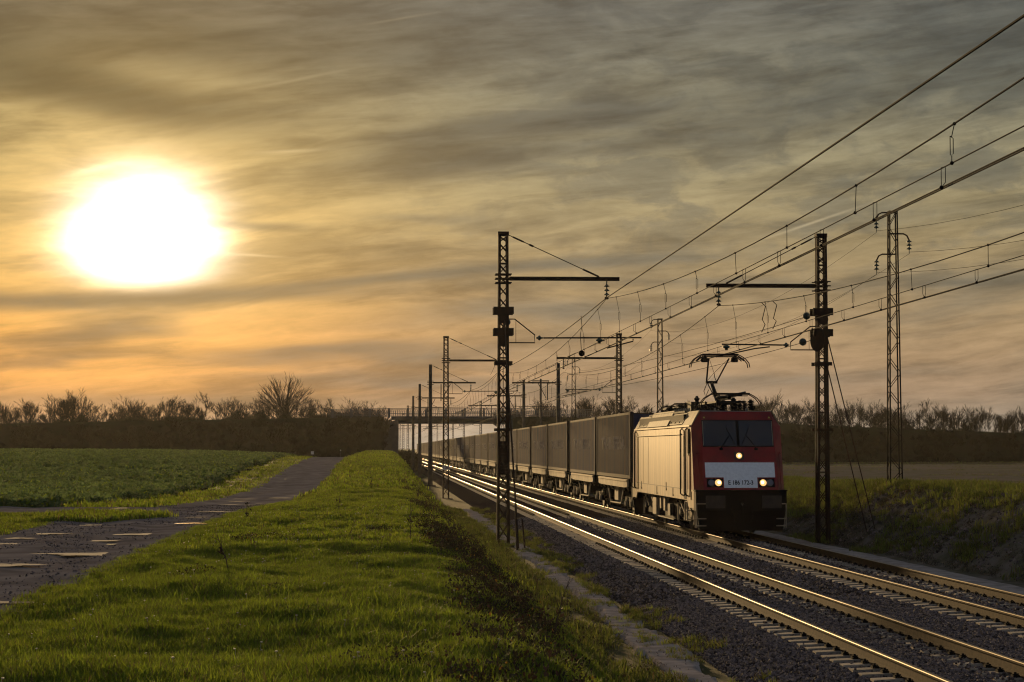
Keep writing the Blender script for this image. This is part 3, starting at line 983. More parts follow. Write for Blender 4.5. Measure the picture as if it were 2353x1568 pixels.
# brambles and dead leaves down the cutting side
BR = [leafclump(44, .15, .034, .20, [M['bramble'], M['leaf_yel']], .025, .9) for _ in range(5)]
x, y, z = sample(21000, 14, 110, lambda y_: (np.full(y_.shape, -1.6), np.full(y_.shape, 3.6)), .8)
bm_ = vnoise(x * .55, y * .22, 51) * .6 + vnoise(x * 1.9, y * .9, 52) * .4
keep = (np.exp(-((x - 1.55 - (vnoise(y * .12, y * .0, 53) - .5) * 1.2) / .85) ** 2) * .9 + bm_ * .5) > .86
keep &= RNG.random(len(x)) < np.where(y < 46, .75, .28)
x, y, z = x[keep], y[keep], z[keep]
scatter('bramble_patches', put(x, y, z), RNG.uniform(.5, 1.35, len(x)), BR)
x, y, z = sample(2600, 15, 45, lambda y_: (np.full(y_.shape, -3.6), np.full(y_.shape, 1.5)), .9)
keep = (vnoise(x * .8, y * .35, 57) > .80)
scatter('bramble_patches', put(x[keep], y[keep], z[keep]), RNG.uniform(.4, .9, keep.sum()), BR)
# grass along the walkway and ballast toe
x, y, z = sample(5000, 18, 110, lambda y_: (np.full(y_.shape, 2.4), np.full(y_.shape, 3.95)), .8)
keep = vnoise(x * 2, y * .8, 61) > .35
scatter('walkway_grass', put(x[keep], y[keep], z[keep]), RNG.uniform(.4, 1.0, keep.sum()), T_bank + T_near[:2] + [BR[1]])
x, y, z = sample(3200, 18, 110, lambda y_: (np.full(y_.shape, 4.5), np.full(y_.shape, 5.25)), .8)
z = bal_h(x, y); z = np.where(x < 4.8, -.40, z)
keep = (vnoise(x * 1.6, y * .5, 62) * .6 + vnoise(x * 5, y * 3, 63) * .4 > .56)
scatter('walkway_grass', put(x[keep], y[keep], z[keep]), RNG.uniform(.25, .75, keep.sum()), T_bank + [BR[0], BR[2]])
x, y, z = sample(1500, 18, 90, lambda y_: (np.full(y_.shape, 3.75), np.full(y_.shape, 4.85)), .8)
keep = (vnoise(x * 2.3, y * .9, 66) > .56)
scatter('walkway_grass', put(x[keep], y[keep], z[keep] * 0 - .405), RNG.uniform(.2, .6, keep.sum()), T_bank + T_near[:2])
# right bank
x, y, z = sample(17000, 44, 150, lambda y_: (np.full(y_.shape, 14.3), np.full(y_.shape, 21.5)), .75)
keep = (vnoise(x * .9, y * .5, 71) + np.clip((x - 16.2) * .35, -.3, .9)) > .40
keep &= ~((x > 15.3) & (x < 17.0) & (y > 66) & (y < 74) & (RNG.random(len(x)) < .7))
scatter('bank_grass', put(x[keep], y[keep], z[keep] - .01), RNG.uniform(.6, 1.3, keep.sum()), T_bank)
x, y, z = sample(1500, 44, 90, lambda y_: (np.full(y_.shape, 14.6), np.full(y_.shape, 17.4)), .75)
scatter('bank_brambles', put(x, y, z), RNG.uniform(.4, 1.1, len(x)), BR)
# stubble and green bands of the ploughed field
x, y, z = sample(16000, 75, 285, lambda y_: (np.full(y_.shape, 19.5), .33 * y_), .8)
keep = (RNG.random(len(x)) < .5) & (np.sin(x * .22 + y * .13) + vnoise(x * .3, y * .3, 81) * 1.8 > 1.5) | (y > 236) & (y < 246) | (y > 262)
scatter('field_stubble', put(x[keep], y[keep], z[keep]), RNG.uniform(.2, .5, keep.sum()) * np.where(y[keep] > 262, 2.2, 1), [tuft(18, .20, .04, .5, [M['blade_dry'], M['blade']], .6, .25) for _ in range(3)])

# small pale beads on stalks: dew glints in the grass, painted as pale colour
M['dew_glint'] = mat('pale flower heads', (.60, .55, .42), .5, trans=.3)
mbd = MB(); mbd.lathe([(.004, 0), (.010, .004), (.009, .008), (.001, .009)], (0, 0, .085), (0, 0, 1), 6); mbd.tube([(0, 0, 0), (.004, 0, .085)], .0012, 3)
x, y, z = sample(600, 14, 60, lambda y_: (np.full(y_.shape, -3.7), np.full(y_.shape, 1.2)), .8)
scatter('dew_glints', put(x, y, z), RNG.uniform(.6, 1.4, len(x)), [mbd.mesh('glint', M['dew_glint'])])

# ------------------------------------------------------------------ stones
def stone(seed):
    rnd = random.Random(seed)
    bm = bmesh.new(); bmesh.ops.create_icosphere(bm, subdivisions=1, radius=.5)
    sx, sy, sz_ = rnd.uniform(.7, 1.15), rnd.uniform(.7, 1.15), rnd.uniform(.5, .85)
    for v in bm.verts:
        k = rnd.uniform(.72, 1.18); v.co = Vector((v.co.x * sx * k, v.co.y * sy * k, v.co.z * sz_ * k))
    me = bpy.data.meshes.new('stone'); bm.to_mesh(me); bm.free(); me.materials.append(M['stone'])
    return me


STN = [stone(k) for k in range(7)]


def stones(n, y0, y1, a0, a1, smin, smax, power, name='ballast_stones', zf=None):
    y = y0 + (y1 - y0) * RNG.random(n) ** power
    x = a0 + (a1 - a0) * RNG.random(n)
    for c in (A1, A2):                     # keep rails and sleeper blocks clear
        for s_ in (-1, 1):
            dd = np.abs(x - (c + s_ * .7535)); ok = dd > .09
            x, y = x[ok], y[ok]
        onb = (np.abs(np.abs(x - c) - .78) < .44) & (np.abs(((y - 20.0 + .3) % .6) - .3) < .135)
        ok = ~(onb & (RNG.random(len(x)) < np.where(x < c - .75, .985, np.where(x < c, .80, .62)))); x, y = x[ok], y[ok]
    z = (zf or bal_h)(x, y)
    if zf is None:                         # stones that have rolled onto the sleepers
        for c in (A1, A2):
            z = z + .042 * ((np.abs(np.abs(x - c) - .78) < .44) & (np.abs(((y - 20.0 + .3) % .6) - .3) < .135))
    px, py, dd = project(x, y, z)
    ok = (px > -150) & (px < 4250) & (py < 2950)
    x, y, z = x[ok], y[ok], z[ok]
    scatter(name, put(x, y, z + .004), RNG.uniform(smin, smax, len(x)), STN, tilt=3.1)


stones(120000, 19, 42, 4.85, 13.6, .035, .072, .9)
stones(60000, 42, 90, 4.85, 13.6, .05, .09, .85)
stones(700, 20, 60, 3.8, 4.9, .010, .028, .9, 'walkway_pebbles', lambda x, y: np.full(x.shape, -.40))
n_ = 8000
y = 17 + 60 * RNG.random(n_) ** .9; x = -7.9 + 3.9 * RNG.random(n_)
ok = vnoise(x * 1.3, y * .5, 91) > .38; x, y = x[ok], y[ok]
z = path_h(x, y); px, py, dd = project(x, y, z); ok = (px > -150) & (px < 4200)
scatter('track_gravel', put(x[ok], y[ok], z[ok] + .004), RNG.uniform(.012, .045, ok.sum()), STN, tilt=3.1)
x, y, z = sample(2500, 45, 80, lambda y_: (np.full(y_.shape, 15.0), np.full(y_.shape, 17.3)))
scatter('bank_stones', put(x, y, z), RNG.uniform(.03, .13, len(x)), STN, tilt=3.1)

# ------------------------------------------------------------------ bare trees
def tree_meshes(*a, **k):
    (lv, lf), (tv, tf) = branch_tree(*a, **k)
    return np_mesh('trunk', lv, lf, [M['bark']]), np_mesh('crown', tv, tf, [M['twig']])


VAR = [tree_meshes(7.0, 1, 3, .46, 5, 1.0), tree_meshes(6.2, 2, 4, .55, 5, .95), tree_meshes(7.6, 3, 1, .46, 6, .90), tree_meshes(5.2, 4, 5, .60, 5, .88),
       tree_meshes(6.6, 5, 3, .38, 5, 1.05), tree_meshes(5.6, 8, 4, .70, 5, .92)]


def round_tree(h, w, seed):
    """old field tree: many rising limbs that end on a rounded crown"""
    rnd = random.Random(seed)
    L, T = MB(), MB()
    zc, rz, rx = h * .52, h * .48, w / 2
    L.tube([(0, 0, -.4), (.02, .05, h * .10), (0, 0, h * .22)], [.30, .24, .20], 7)
    for k in range(95):
        an = k * 2.39996; u = rnd.uniform(-.30, 1.0)
        rr = math.sqrt(max(0, 1 - u * u)) * rnd.uniform(.86, 1.05)
        tip = Vector((rx * rr * math.cos(an), rx * rr * math.sin(an), zc + rz * u * rnd.uniform(.88, 1.04)))
        base = Vector((rnd.uniform(-.1, .1), rnd.uniform(-.1, .1), h * rnd.uniform(.08, .30)))
        ctl = Vector((tip.x * .35, tip.y * .35, base.z + (tip.z - base.z) * .55 + .3))
        pts = []
        for j in range(7):
            t_ = j / 6; q = base * (1 - t_) ** 2 + ctl * 2 * t_ * (1 - t_) + tip * t_ * t_
            pts.append(q + Vector((rnd.gauss(0, .07), rnd.gauss(0, .07), rnd.gauss(0, .07))) * (j > 0))
        L.tube(pts, [.075 - .0095 * j for j in range(7)], 3, cap=False)
        for j in range(15):
            i_ = rnd.choice([2, 3, 4, 4, 5, 5]); o = pts[i_].lerp(pts[i_ + 1], rnd.random())
            dr = ((o - Vector((0, 0, zc * .6))).normalized() * .8 + Vector((rnd.uniform(-1, 1), rnd.uniform(-1, 1), rnd.uniform(-.3, 1))) * .75).normalized()
            ln = rnd.uniform(.5, 1.25)
            m_ = o + dr * ln * .5 + Vector((rnd.gauss(0, .05), rnd.gauss(0, .05), .04)); e = o + dr * ln + Vector((0, 0, .1))
            T.tube([o, m_, e], [.022, .017, .010], 3, cap=False)
    return L.mesh('trunk', M['bark']), T.mesh('crown', M['twig'])


BIG = round_tree(9.2, 8.9, 5)


def tree(a, y, zb, var, sc, lab, grp, sxy=1.0):
    o = empty('bare_tree', (a, y, zb), lab, 'tree', grp, rz=random.uniform(0, 6.28))
    o.scale = (sc * sxy, sc * sxy, sc)
    link('trunk', var[0], o); link('crown', var[1], o)
    return o


def a_at(pxd, y):                       # x on the line y from the photograph's 2353-wide pixel
    return (pxd * 1.7407 - 1537) / 8500 * y


# (pixel x, top pixel y, variant) in the 2353-wide view; trees stand beyond the road embankment
LT = [(-60, 915, 0), (-20, 908, 1), (18, 915, 1), (52, 912, 4), (84, 915, 3), (132, 925, 5), (152, 905, 3), (178, 890, 0), (206, 915, 3), (243, 928, 5), (268, 918, 1), (298, 906, 1), (326, 918, 3),
      (356, 910, 4), (392, 908, 3), (415, 917, 5), (446, 920, 3), (470, 897, 2), (507, 924, 5), (543, 911, 3), (570, 922, 5), (604, 905, 1),
      (700, 905, 1), (738, 915, 5), (768, 913, 5), (806, 910, 1), (842, 918, 5), (868, 930, 3)]
kinds_ = {0: 'tall fan shaped bare tree', 1: 'broad many stemmed bare tree', 2: 'single stemmed upright bare tree', 3: 'low bushy bare tree', 4: 'narrow upright bare tree', 5: 'sprawling low bare tree'}
cnt = 0
for (px, ty, vi) in LT:
    y = 322 + random.uniform(-3, 8); a = a_at(px, y)
    zt = CAM_H + (1032 - ty) * 1.7407 * y / 8500
    zb = float(road_z(a)) - 2.6
    base_h = [7.0, 6.2, 7.6, 5.2, 6.6, 5.6][vi]
    cnt += 1
    tree(a, y, zb, VAR[vi], (zt - zb) / base_h, f'{kinds_[vi]} on the left embankment, {ordinal(cnt)} from the outer end', 'bare trees along the left embankment')
y = 324; a = a_at(655, y); zt = CAM_H + (1032 - 864) * 1.7407 * y / 8500; zb = float(road_z(a)) - 2.0
tree(a, y, zb, BIG, (zt - zb) / 9.2, 'largest round crowned bare tree on the left embankment, left of the bridge', 'bare trees along the left embankment', 1.0 * 9.2 / (zt - zb))
RT = [(1150, 935, 3), (1185, 925, 5), (1240, 912, 1), (1262, 918, 3), (1300, 915, 5), (1335, 905, 0), (1362, 902, 1), (1392, 915, 4), (1415, 908, 3), (1445, 906, 5), (1480, 925, 3), (1530, 912, 2), (1560, 930, 5),
      (1600, 918, 3), (1660, 915, 1), (1712, 912, 3), (1745, 892, 4), (1775, 903, 0), (1808, 915, 4), (1840, 918, 3), (1872, 908, 1), (1905, 925, 5), (1940, 922, 2), (1966, 912, 0), (1998, 912, 4),
      (2028, 915, 1), (2055, 925, 3), (2085, 920, 1), (2118, 925, 4), (2150, 912, 2), (2175, 922, 0), (2205, 930, 3), (2238, 926, 1), (2262, 932, 5), (2292, 927, 0), (2322, 930, 4), (2350, 934, 1), (2380, 930, 0), (2420, 932, 3)]
cnt = 0
for (px, ty, vi) in RT:
    y = 322 + random.uniform(-3, 7); a = a_at(px, y)
    zt = CAM_H + (1032 - ty) * 1.7407 * y / 8500
    zb = float(road_z(a)) - 2.4
    base_h = [7.0, 6.2, 7.6, 5.2, 6.6, 5.6][vi]
    cnt += 1
    tree(a, y, zb, VAR[vi], (zt - zb) / base_h, f'{kinds_[vi]} behind the right embankment, {ordinal(cnt)} outward from the bridge', 'bare trees beyond the right embankment')

# scrub that clothes the embankments
def shrub(seed):
    (lv, lf), (tv, tf) = branch_tree(1.8, seed, 6, .7, 3, 1.1, 1.6)
    b = len(lv)
    return np_mesh('shrub', lv + tv, lf + [tuple(i + b for i in q) for q in tf], [M['scrub']])


SH = [shrub(k + 30) for k in range(5)]
pts = []; sc_ = []
for _ in range(4200):
    left_ = random.random() < .5
    a = random.uniform(-62, .5) if left_ else random.uniform(19, 118)
    y = random.choice([random.uniform(292, 304), random.uniform(316, 322), random.uniform(318, 326)])
    top = float(road_z(a)); z_ = top - (305 - y) / 1.9 if y < 305 else top - (y - 315) / 2.1
    if y < 305 and z_ > top - .9: continue
    pts.append((a, y, max(z_, .3) - .1)); sc_.append((random.uniform(.3, .85) if y < 305 else random.uniform(.45, 1.0)) * (random.uniform(1.3, 1.9) if random.random() < .10 else 1))
scatter('embankment_scrub', np.array(pts), np.array(sc_), SH, tilt=.1)
# hedge hiding the foot of the bridge beside the rails
pts = [(random.uniform(2.2, 4.4), random.uniform(298, 345), random.uniform(-.3, .4)) for _ in range(160)]
scatter('trackside_scrub', np.array(pts), RNG.uniform(.7, 1.4, len(pts)), SH, tilt=.1)

# weeds and dead stalks standing in the verge
def weed(px, py, hgt, lab, yy, lean=.1, heads=1, leafy=False):
    a = (px * 1.7407 - 1537) / 8500 * yy
    zb = float(height(np.array(a), np.array(yy)))
    o = empty('dead_weed', (a, yy, zb), lab, 'weed', 'dead weeds on the verge')
    st_ = MB(); pts_ = [(0, 0, -.03)]
    for k in range(1, 7): pts_.append((lean * hgt * (k / 6) ** 1.5 + random.uniform(-.008, .008), random.uniform(-.01, .01), hgt * k / 6))
    st_.tube(pts_, [.010 - .001 * k for k in range(7)], 5)
    for k in range(5):
        p = Vector(pts_[2 + k % 4]); q = p + Vector((random.uniform(-.12, .12), random.uniform(-.08, .08), random.uniform(.05, .16)))
        st_.tube([p, q], [.005, .003], 4)
    st_.build('stalk', M['weed'], o)
    lf = MB()
    for k in range(26 if leafy else 12):
        tt = random.uniform(.35, .95) if leafy else random.uniform(.55, .8)
        c = Vector(pts_[min(6, int(tt * 6))]) + Vector((random.gauss(0, .035), random.gauss(0, .035), random.gauss(0, .03)))
        rt = Euler((random.uniform(0, 6), random.uniform(0, 6), 0)).to_matrix(); s_ = random.uniform(.02, .045)
        lf.add([c + rt @ Vector(q) * s_ for q in ((-1, 0, 0), (0, -.5, 0), (1, 0, 0), (0, .5, 0))], [(0, 1, 2, 3)])
    lf.build('dry_leaves', M['bramble'], o)


weed(943, 1240, .75, 'tall dark dead weed with a drooping seed clump before the lattice mast', 38, .02)
weed(853, 1100, .7, 'short dead weed on the crest of the grassy verge', 85, .05, leafy=True)
weed(570, 1195, .55, 'leafy dark weed at the edge of the farm track near the puddle', 52, 0, leafy=True)
weed(530, 1315, .55, 'thin leaning dead weed in the grass beside the farm track', 29, -.3)
weed(1010, 1250, .5, 'leaning bare stalk on the verge between track and mast', 36, .5)
weed(1272, 1430, .75, 'pale bare stalk rising from the brambles beside the walkway', 24.5, .25)
weed(780, 1160, .6, 'faint thin stalk standing in the middle of the verge', 58, .05)
weed(960, 1130, .8, 'twiggy dead weed in the hollow beside the concrete masts', 75, .1, leafy=True)
# ------------------------------------------------------------------ overhead line masts
LEFT_X, RIGHT_X = 3.9, 14.5
MZ0, MZ1 = -.55, 9.85                      # foot and top of the masts


def width_at(z): return .43 - .10 * (z - MZ0) / (MZ1 - MZ0)


def lattice_parts(detail=True):
    """four corner angles, cross bracing bay by bay on the four faces"""
    out = []
    for sx in (-1, 1):
        for sy in (-1, 1):
            mb = MB(); w0, w1 = width_at(MZ0) / 2, width_at(MZ1) / 2
            th = .085
            lo = [(sx * w0, sy * w0), (sx * (w0 - th), sy * w0), (sx * (w0 - th), sy * (w0 - .012)), (sx * (w0 - .012), sy * (w0 - .012)), (sx * (w0 - .012), sy * (w0 - th)), (sx * w0, sy * (w0 - th))]
            hi = [(sx * w1, sy * w1), (sx * (w1 - th), sy * w1), (sx * (w1 - th), sy * (w1 - .012)), (sx * (w1 - .012), sy * (w1 - .012)), (sx * (w1 - .012), sy * (w1 - th)), (sx * w1, sy * (w1 - th))]
            v = [(x, y, MZ0) for x, y in lo] + [(x, y, MZ1) for x, y in hi]
            f = [(k, (k + 1) % 6, 6 + (k + 1) % 6, 6 + k) for k in range(6)] + [tuple(range(6))[::-1], tuple(range(6, 12))]
            mb.add(v, f); out.append(('mast_leg', mb.mesh('mast_leg', M['iron'])))
    zs = [MZ0 + .25]
    while zs[-1] < MZ1 - .35:
        t_ = (zs[-1] - MZ0) / (MZ1 - MZ0); zs.append(zs[-1] + (.60 - .27 * t_ ** .8))
    zs[-1] = min(zs[-1], MZ1 - .12)
    allb = MB()
    for k in range(len(zs) - 1):
        z0, z1 = zs[k], zs[k + 1]
        for fx, fy in ((0, -1), (0, 1), (-1, 0), (1, 0)):
            mb = MB() if detail else allb
            w0, w1 = width_at(z0) / 2 - .02, width_at(z1) / 2 - .02
            g = .03
            a0 = .012 if True else 0

            def P_(s_, w, z_, off): return (s_ * (w - .02), fy * (w - off), z_) if fy else (fx * (w - off), s_ * (w - .02), z_)
            mb.bar(P_(-1, w0, z0 + g, .0), P_(1, w1, z1 - g, .0), .028, .010, up=(fx, fy, 0))
            mb.bar(P_(1, w0, z0 + g, .014), P_(-1, w1, z1 - g, .014), .028, .010, up=(fx, fy, 0))
            if k % 4 == 3: mb.bar(P_(-1, w1, z1, .0), P_(1, w1, z1, .0), .035, .012, up=(fx, fy, 0))
            if detail: out.append(('lattice_brace', mb.mesh('lattice_brace', M['iron'])))
    if not detail: out.append(('lattice_bracing', allb.mesh('lattice_bracing', M['iron'])))
    mb = MB(); w = width_at(MZ1) / 2 + .015; mb.box(-w, w, -w, w, MZ1 - .13, MZ1 + .0); out.append(('mast_cap', mb.mesh('mast_cap', M['iron'])))
    mb = MB(); mb.box(-.42, .42, -.42, .42, MZ0 - .35, MZ0 + .12); out.append(('footing', mb.mesh('footing', M['concrete_mast'])))
    return out


LAT_D, LAT_S = lattice_parts(True), lattice_parts(False)


def concrete_parts():
    out = []
    mb = MB(); w0, w1 = .20, .135
    mb.hexa([(-w0, -w0 * .8, MZ0), (w0, -w0 * .8, MZ0), (w0, w0 * .8, MZ0), (-w0, w0 * .8, MZ0)], [(-w1, -w1 * .8, MZ1), (w1, -w1 * .8, MZ1), (w1, w1 * .8, MZ1), (-w1, w1 * .8, MZ1)])
    out.append(('mast_shaft', mb.mesh('mast_shaft', M['concrete_mast'])))
    mb = MB(); mb.box(-.45, .45, -.40, .40, MZ0 - .4, MZ0 + .18); out.append(('footing', mb.mesh('footing', M['concrete_mast'])))
    return out


CON = concrete_parts()


def insulator_string(mb, top, n=4, r=.085, ln=.42, n_=10):
    x, y, z = top
    prof = [(.012, 0)]
    st_ = ln / n
    for k in range(n):
        h = k * st_
        prof += [(.02, h + .01), (.035, h + st_ * .25), (r, h + st_ * .62), (r * .95, h + st_ * .68), (.03, h + st_ * .72), (.015, h + st_ * .98)]
    mb.lathe(prof, (x, y, z), (0, 0, -1), n_)


def mast(kind, side, y, label, detail=False, arm_len=None, arm_z=8.3, plates=False, z_tube=6.35, guys=0, far=False, sign=False):
    X0 = LEFT_X if side < 0 else RIGHT_X
    tc = A1 if side < 0 else A2
    o = empty('catenary_mast', (X0, y, 0), label, 'mast', 'overhead line masts beside the tracks')
    sg = 1 if side < 0 else -1
    for n_, me in (LAT_D if (kind == 'lattice' and detail) else LAT_S if kind == 'lattice' else CON):
        link(n_, me, o)
    reach = abs(tc - X0)
    w = .2
    L_ = (arm_len or reach + .42)
    mb = MB(); mb.box(*sorted((sg * w, sg * L_)), -.05, .05, arm_z - .055, arm_z + .055)
    mb.box(*sorted((sg * w, sg * L_)), -.075, .075, arm_z + .056, arm_z + .072)
    mb.build('cantilever_arm', M['iron'], o)
    mb = MB()
    for dz in (-.14, .0, .14):
        mb.box(-.27, .27, -.25, -.215, arm_z + dz - .02, arm_z + dz + .02); mb.box(-.27, .27, .215, .25, arm_z + dz - .02, arm_z + dz + .02)
    mb.build('arm_clamp', M['iron'], o)
    # stay from the mast head to the arm
    mb = MB(); p = Vector((sg * .18, 0, MZ1 - .1)); q = Vector((sg * (reach - .25), 0, arm_z + .08))
    mb.tube([p, q], .014, 5)
    dd = (q - p).normalized(); mb.tube([p + dd * .15, p + dd * .55], .03, 6); mb.tube([p + dd * .75, p + dd * .9], .035, 6); mb.tube([q - dd * .6, q], .032, 6)
    mb.build('stay_rod', M['iron'], o)
    # suspension insulators over the track
    mb = MB(); xi = sg * reach
    mb.tube([(xi, 0, arm_z - .05), (xi, 0, arm_z - .16)], .02, 5)
    insulator_string(mb, (xi, 0, arm_z - .15), 3 if not far else 2, .10, .42, 8)
    mb.build('insulator_string', M['insul'], o, smooth_=True)
    mb = MB(); mb.lathe([(.02, 0), (.07, .03), (.07, .07), (.03, .1)], (xi, 0, arm_z - .57), (0, 0, -1), 8); mb.bar((xi, -.12, arm_z - .62), (xi, .12, arm_z - .62), .04)
    mb.build('wire_clamp', M['iron'], o)
    if far: return o
    # registration bracket and tube
    b0 = sg * 1.04
    if kind == 'lattice':
        mb = MB()
        mb.tube([(sg * .2, 0, z_tube + .62), (sg * .38, 0, z_tube + .62), (b0, 0, z_tube + .10), (b0, 0, z_tube - .16), (sg * .2, 0, z_tube - .16)], .022, 6)
        mb.tube([(sg * .42, 0, z_tube + .58), (sg * .42, 0, z_tube - .16)], .008, 4)
        mb.build('bracket', M['iron'], o)
        mb = MB(); mb.lathe([(.015, 0), (.03, .05), (.085, .10), (.085, .13), (.03, .17), (.02, .28)], (b0 + sg * .04, 0, z_tube), (sg, 0, 0), 10)
        mb.build('tube_insulator', M['insul'], o, smooth_=True)
        e = sg * (reach + 1.15) if side < 0 else sg * (reach - .1)
        mb = MB(); mb.tube([(b0 + sg * .3, 0, z_tube), (e, 0, z_tube + .02)], .028, 6)
        mb.tube([(e - sg * .28, 0, z_tube - .02), (e - sg * .28, 0, z_tube - .10), (e - sg * 1.15, 0, z_tube - .33)] if side < 0 else [(sg * (reach - 1.7), 0, z_tube - .06), (sg * (reach - 1.2), 0, z_tube - .12), (sg * (reach + .1), 0, z_tube - .40)], .024, 6)
        mb.build('registration_arm', M['galv'], o)
        mb = MB(); mb.lathe([(.03, 0), (.11, .05), (.13, .08), (.05, .12), (.05, .18)], (sg * (reach - .25), 0, z_tube), (0, 0, -1), 10)
        mb.build('hanging_insulator', M['insul'], o, smooth_=True)
    else:
        mb = MB(); mb.tube([(sg * .18, 0, 6.2), (sg * (reach + .3), 0, 6.25)], .025, 5); mb.tube([(sg * .9, 0, 8.2), (sg * .9, 0, 6.75)], .045, 6)
        mb.tube([(sg * 1.7, 0, 8.2), (sg * 1.0, 0, 6.9)], .03, 5)
        mb.build('registration_arm', M['galv'], o)
    if plates:
        for nm, z0, z1, hw in (('tension_plate', 7.12, 7.36, .335), ('tension_plate', 6.42, 6.66, .33), ('tension_plate', 5.45, 5.57, .29), ('tension_plate', 3.28, 3.37, .29)):
            mb = MB()
            for s_ in (-1, 1): mb.box(-hw, hw, s_ * .27 - .03, s_ * .27 + .03, z0, z1)
            for s_ in (-1, 1): mb.tube([(s_ * (hw - .08), -.3, (z0 + z1) / 2), (s_ * (hw - .08), .3, (z0 + z1) / 2)], .02, 6)
            mb.build(nm, M['iron'], o)
        for zz in (6.98, 6.22):
            mb = MB(); mb.lathe([(.16, -.02), (.18, -.02), (.18, .02), (.16, .02)], (0, -.24, zz), (0, 1, 0), 16)
            for k in range(5):
                an = k * 1.2566; mb.bar((0, -.24, zz), (.16 * math.cos(an), -.24, zz + .16 * math.sin(an)), .02)
            mb.build('pulley_wheel', M['iron'], o)
    return o


def counterweights(o, y, z0=1.85, z1=2.95):
    """stacks of weights that hang inside the mast on a rope"""
    mb = MB(); mb.tube([(0, -.02, z1), (0, -.02, 6.9)], .012, 4); mb.tube([(.09, -.04, .2), (.09, -.04, 5.5)], .012, 4); mb.build('weight_rope', M['iron'], o)
    k = z0; i_ = 0
    while k < z1:
        mb = MB(); mb.lathe([(.15, 0), (.155, .012), (.155, .085), (.15, .097)], (random.uniform(-.006, .006), -.02, k), (0, 0, 1), 14)
        mb.build('counterweight', M['iron'], o); k += .10
    return o


P_L = [69.8, 135, 180.5, 235, 288, 353, 436, 518, 600]
K_L = ['lattice', 'lattice', 'concrete', 'concrete', 'concrete', 'lattice', 'lattice', 'lattice', 'lattice']
P_R = [69.8, 131, 177, 221, 270, 320, 388, 450, 520, 582]
K_R = ['lattice', 'lattice', 'concrete', 'concrete', 'concrete', 'lattice', 'lattice', 'lattice', 'lattice', 'lattice']
m1 = mast('lattice', -1, 69.8, 'nearest tall rusty lattice mast left of the tracks with black tension plates', True, plates=True)
counterweights(m1, 69.8)
mb = MB()
mb.tube([(.02, -.25, 6.9), (.16, -5.4, -.3)], .028, 6)
mb.build('guy_strut', M['iron'], m1)
mb = MB(); mb.tube([(.30, -5.0, .55), (.36, -5.3, -.3)], .03, 6); mb.tube([(.10, -5.0, 1.0), (.12, -5.5, -.35)], .04, 6); mb.build('guy_anchor', M['iron'], m1)
mr1 = mast('lattice', 1, 69.8, 'nearest tall lattice mast right of the tracks, beside the red locomotive', True, arm_len=3.86, arm_z=8.1, plates=True, z_tube=6.14)
mb = MB(); wz = 6.4
mb.lathe([(.36, -.02), (.39, -.02), (.39, .02), (.36, .02)], (-.20, -.32, wz - .1), (1, .45, 0), 22)
for k in range(6):
    an = k * 1.047; mb.bar((-.20, -.32, wz - .1), Vector((-.20, -.32, wz - .1)) + Vector((-.15 * math.cos(an), .34 * math.cos(an), .36 * math.sin(an))), .025)
mb.build('tension_wheel', M['iron'], mr1)
for ga, gb in (((.1, -.2, 6.6), (1.15, -2.9, -.2)), ((.12, -.2, 5.5), (.95, -2.4, -.1))):
    mb = MB(); mb.tube([ga, gb], .02, 5); mb.build('guy_rod', M['iron'], mr1)
m2 = mast('lattice', -1, 135, 'second lattice mast left of the tracks, carrying the white 136 plate', True)
mr2 = mast('lattice', 1, 131, 'second lattice mast right of the tracks, rising behind the containers', False)
num_l = ['', '', 'nearest concrete mast left of the tracks', 'middle concrete mast of the three left of the tracks', 'farthest concrete mast left of the tracks, just before the bridge',
         'lattice mast left of the tracks directly behind the bridge', 'second lattice mast left of the tracks beyond the bridge', 'third lattice mast left of the tracks beyond the bridge', 'fourth lattice mast left of the tracks beyond the bridge']
num_r = ['', '', 'nearest concrete mast right of the tracks, behind the train', 'second concrete mast right of the tracks behind the train', 'third concrete mast right of the tracks behind the train', 'lattice mast right of the tracks rising over the bridge parapet',
         'first lattice mast seen above the train under the bridge', 'second lattice mast seen above the train under the bridge', 'third lattice mast seen above the train under the bridge', 'fourth lattice mast seen above the train under the bridge']
for k in range(2, len(P_L)): mast(K_L[k], -1, P_L[k], num_l[k], far=k > 5)
for k in range(2, len(P_R)): mast(K_R[k], 1, P_R[k], num_r[k], far=k > 6, arm_z=8.2)
# fourth mast line on the right field edge seen over the train
# number plate on the second mast
FONT = None


def text_mesh(txt, size, mt, extrude=.002, width=None, bold=0.0):
    cu = bpy.data.curves.new('text', 'FONT'); cu.body = txt; cu.size = size; cu.extrude = extrude; cu.align_x = 'CENTER'; cu.align_y = 'CENTER'; cu.offset = bold
    ob = bpy.data.objects.new('text', cu)
    me = bpy.data.meshes.new_from_object(ob); bpy.data.objects.remove(ob)
    me.materials.clear(); me.materials.append(mt)
    if width:
        x_ = [v.co.x for v in me.vertices]; k = width / (max(x_) - min(x_))
        for v in me.vertices: v.co.x *= k
    return me


M['plate'] = mat('white plate enamel', (.62, .60, .55), .5, 0, .15, 8)
M['plate_red'] = mat('dark red plate figures', (.14, .02, .015), .5)
mb = MB(); mb.box(-.225, .225, -.012, .012, -.13, .13)
pl = mb.build('number_plate', M['plate'], m2, loc=(0, -.27, 1.5))
link('figures', text_mesh('136', .25, M['plate_red'], .002, .36, .004), pl, (0, -.017, 0), (R(90), 0, 0))


# ------------------------------------------------------------------ overhead wires
def sag_pts(p, q, sag, n=14):
    p, q = Vector(p), Vector(q)
    return [p.lerp(q, k / n) - Vector((0, 0, 4 * sag * (k / n) * (1 - k / n))) for k in range(n + 1)]


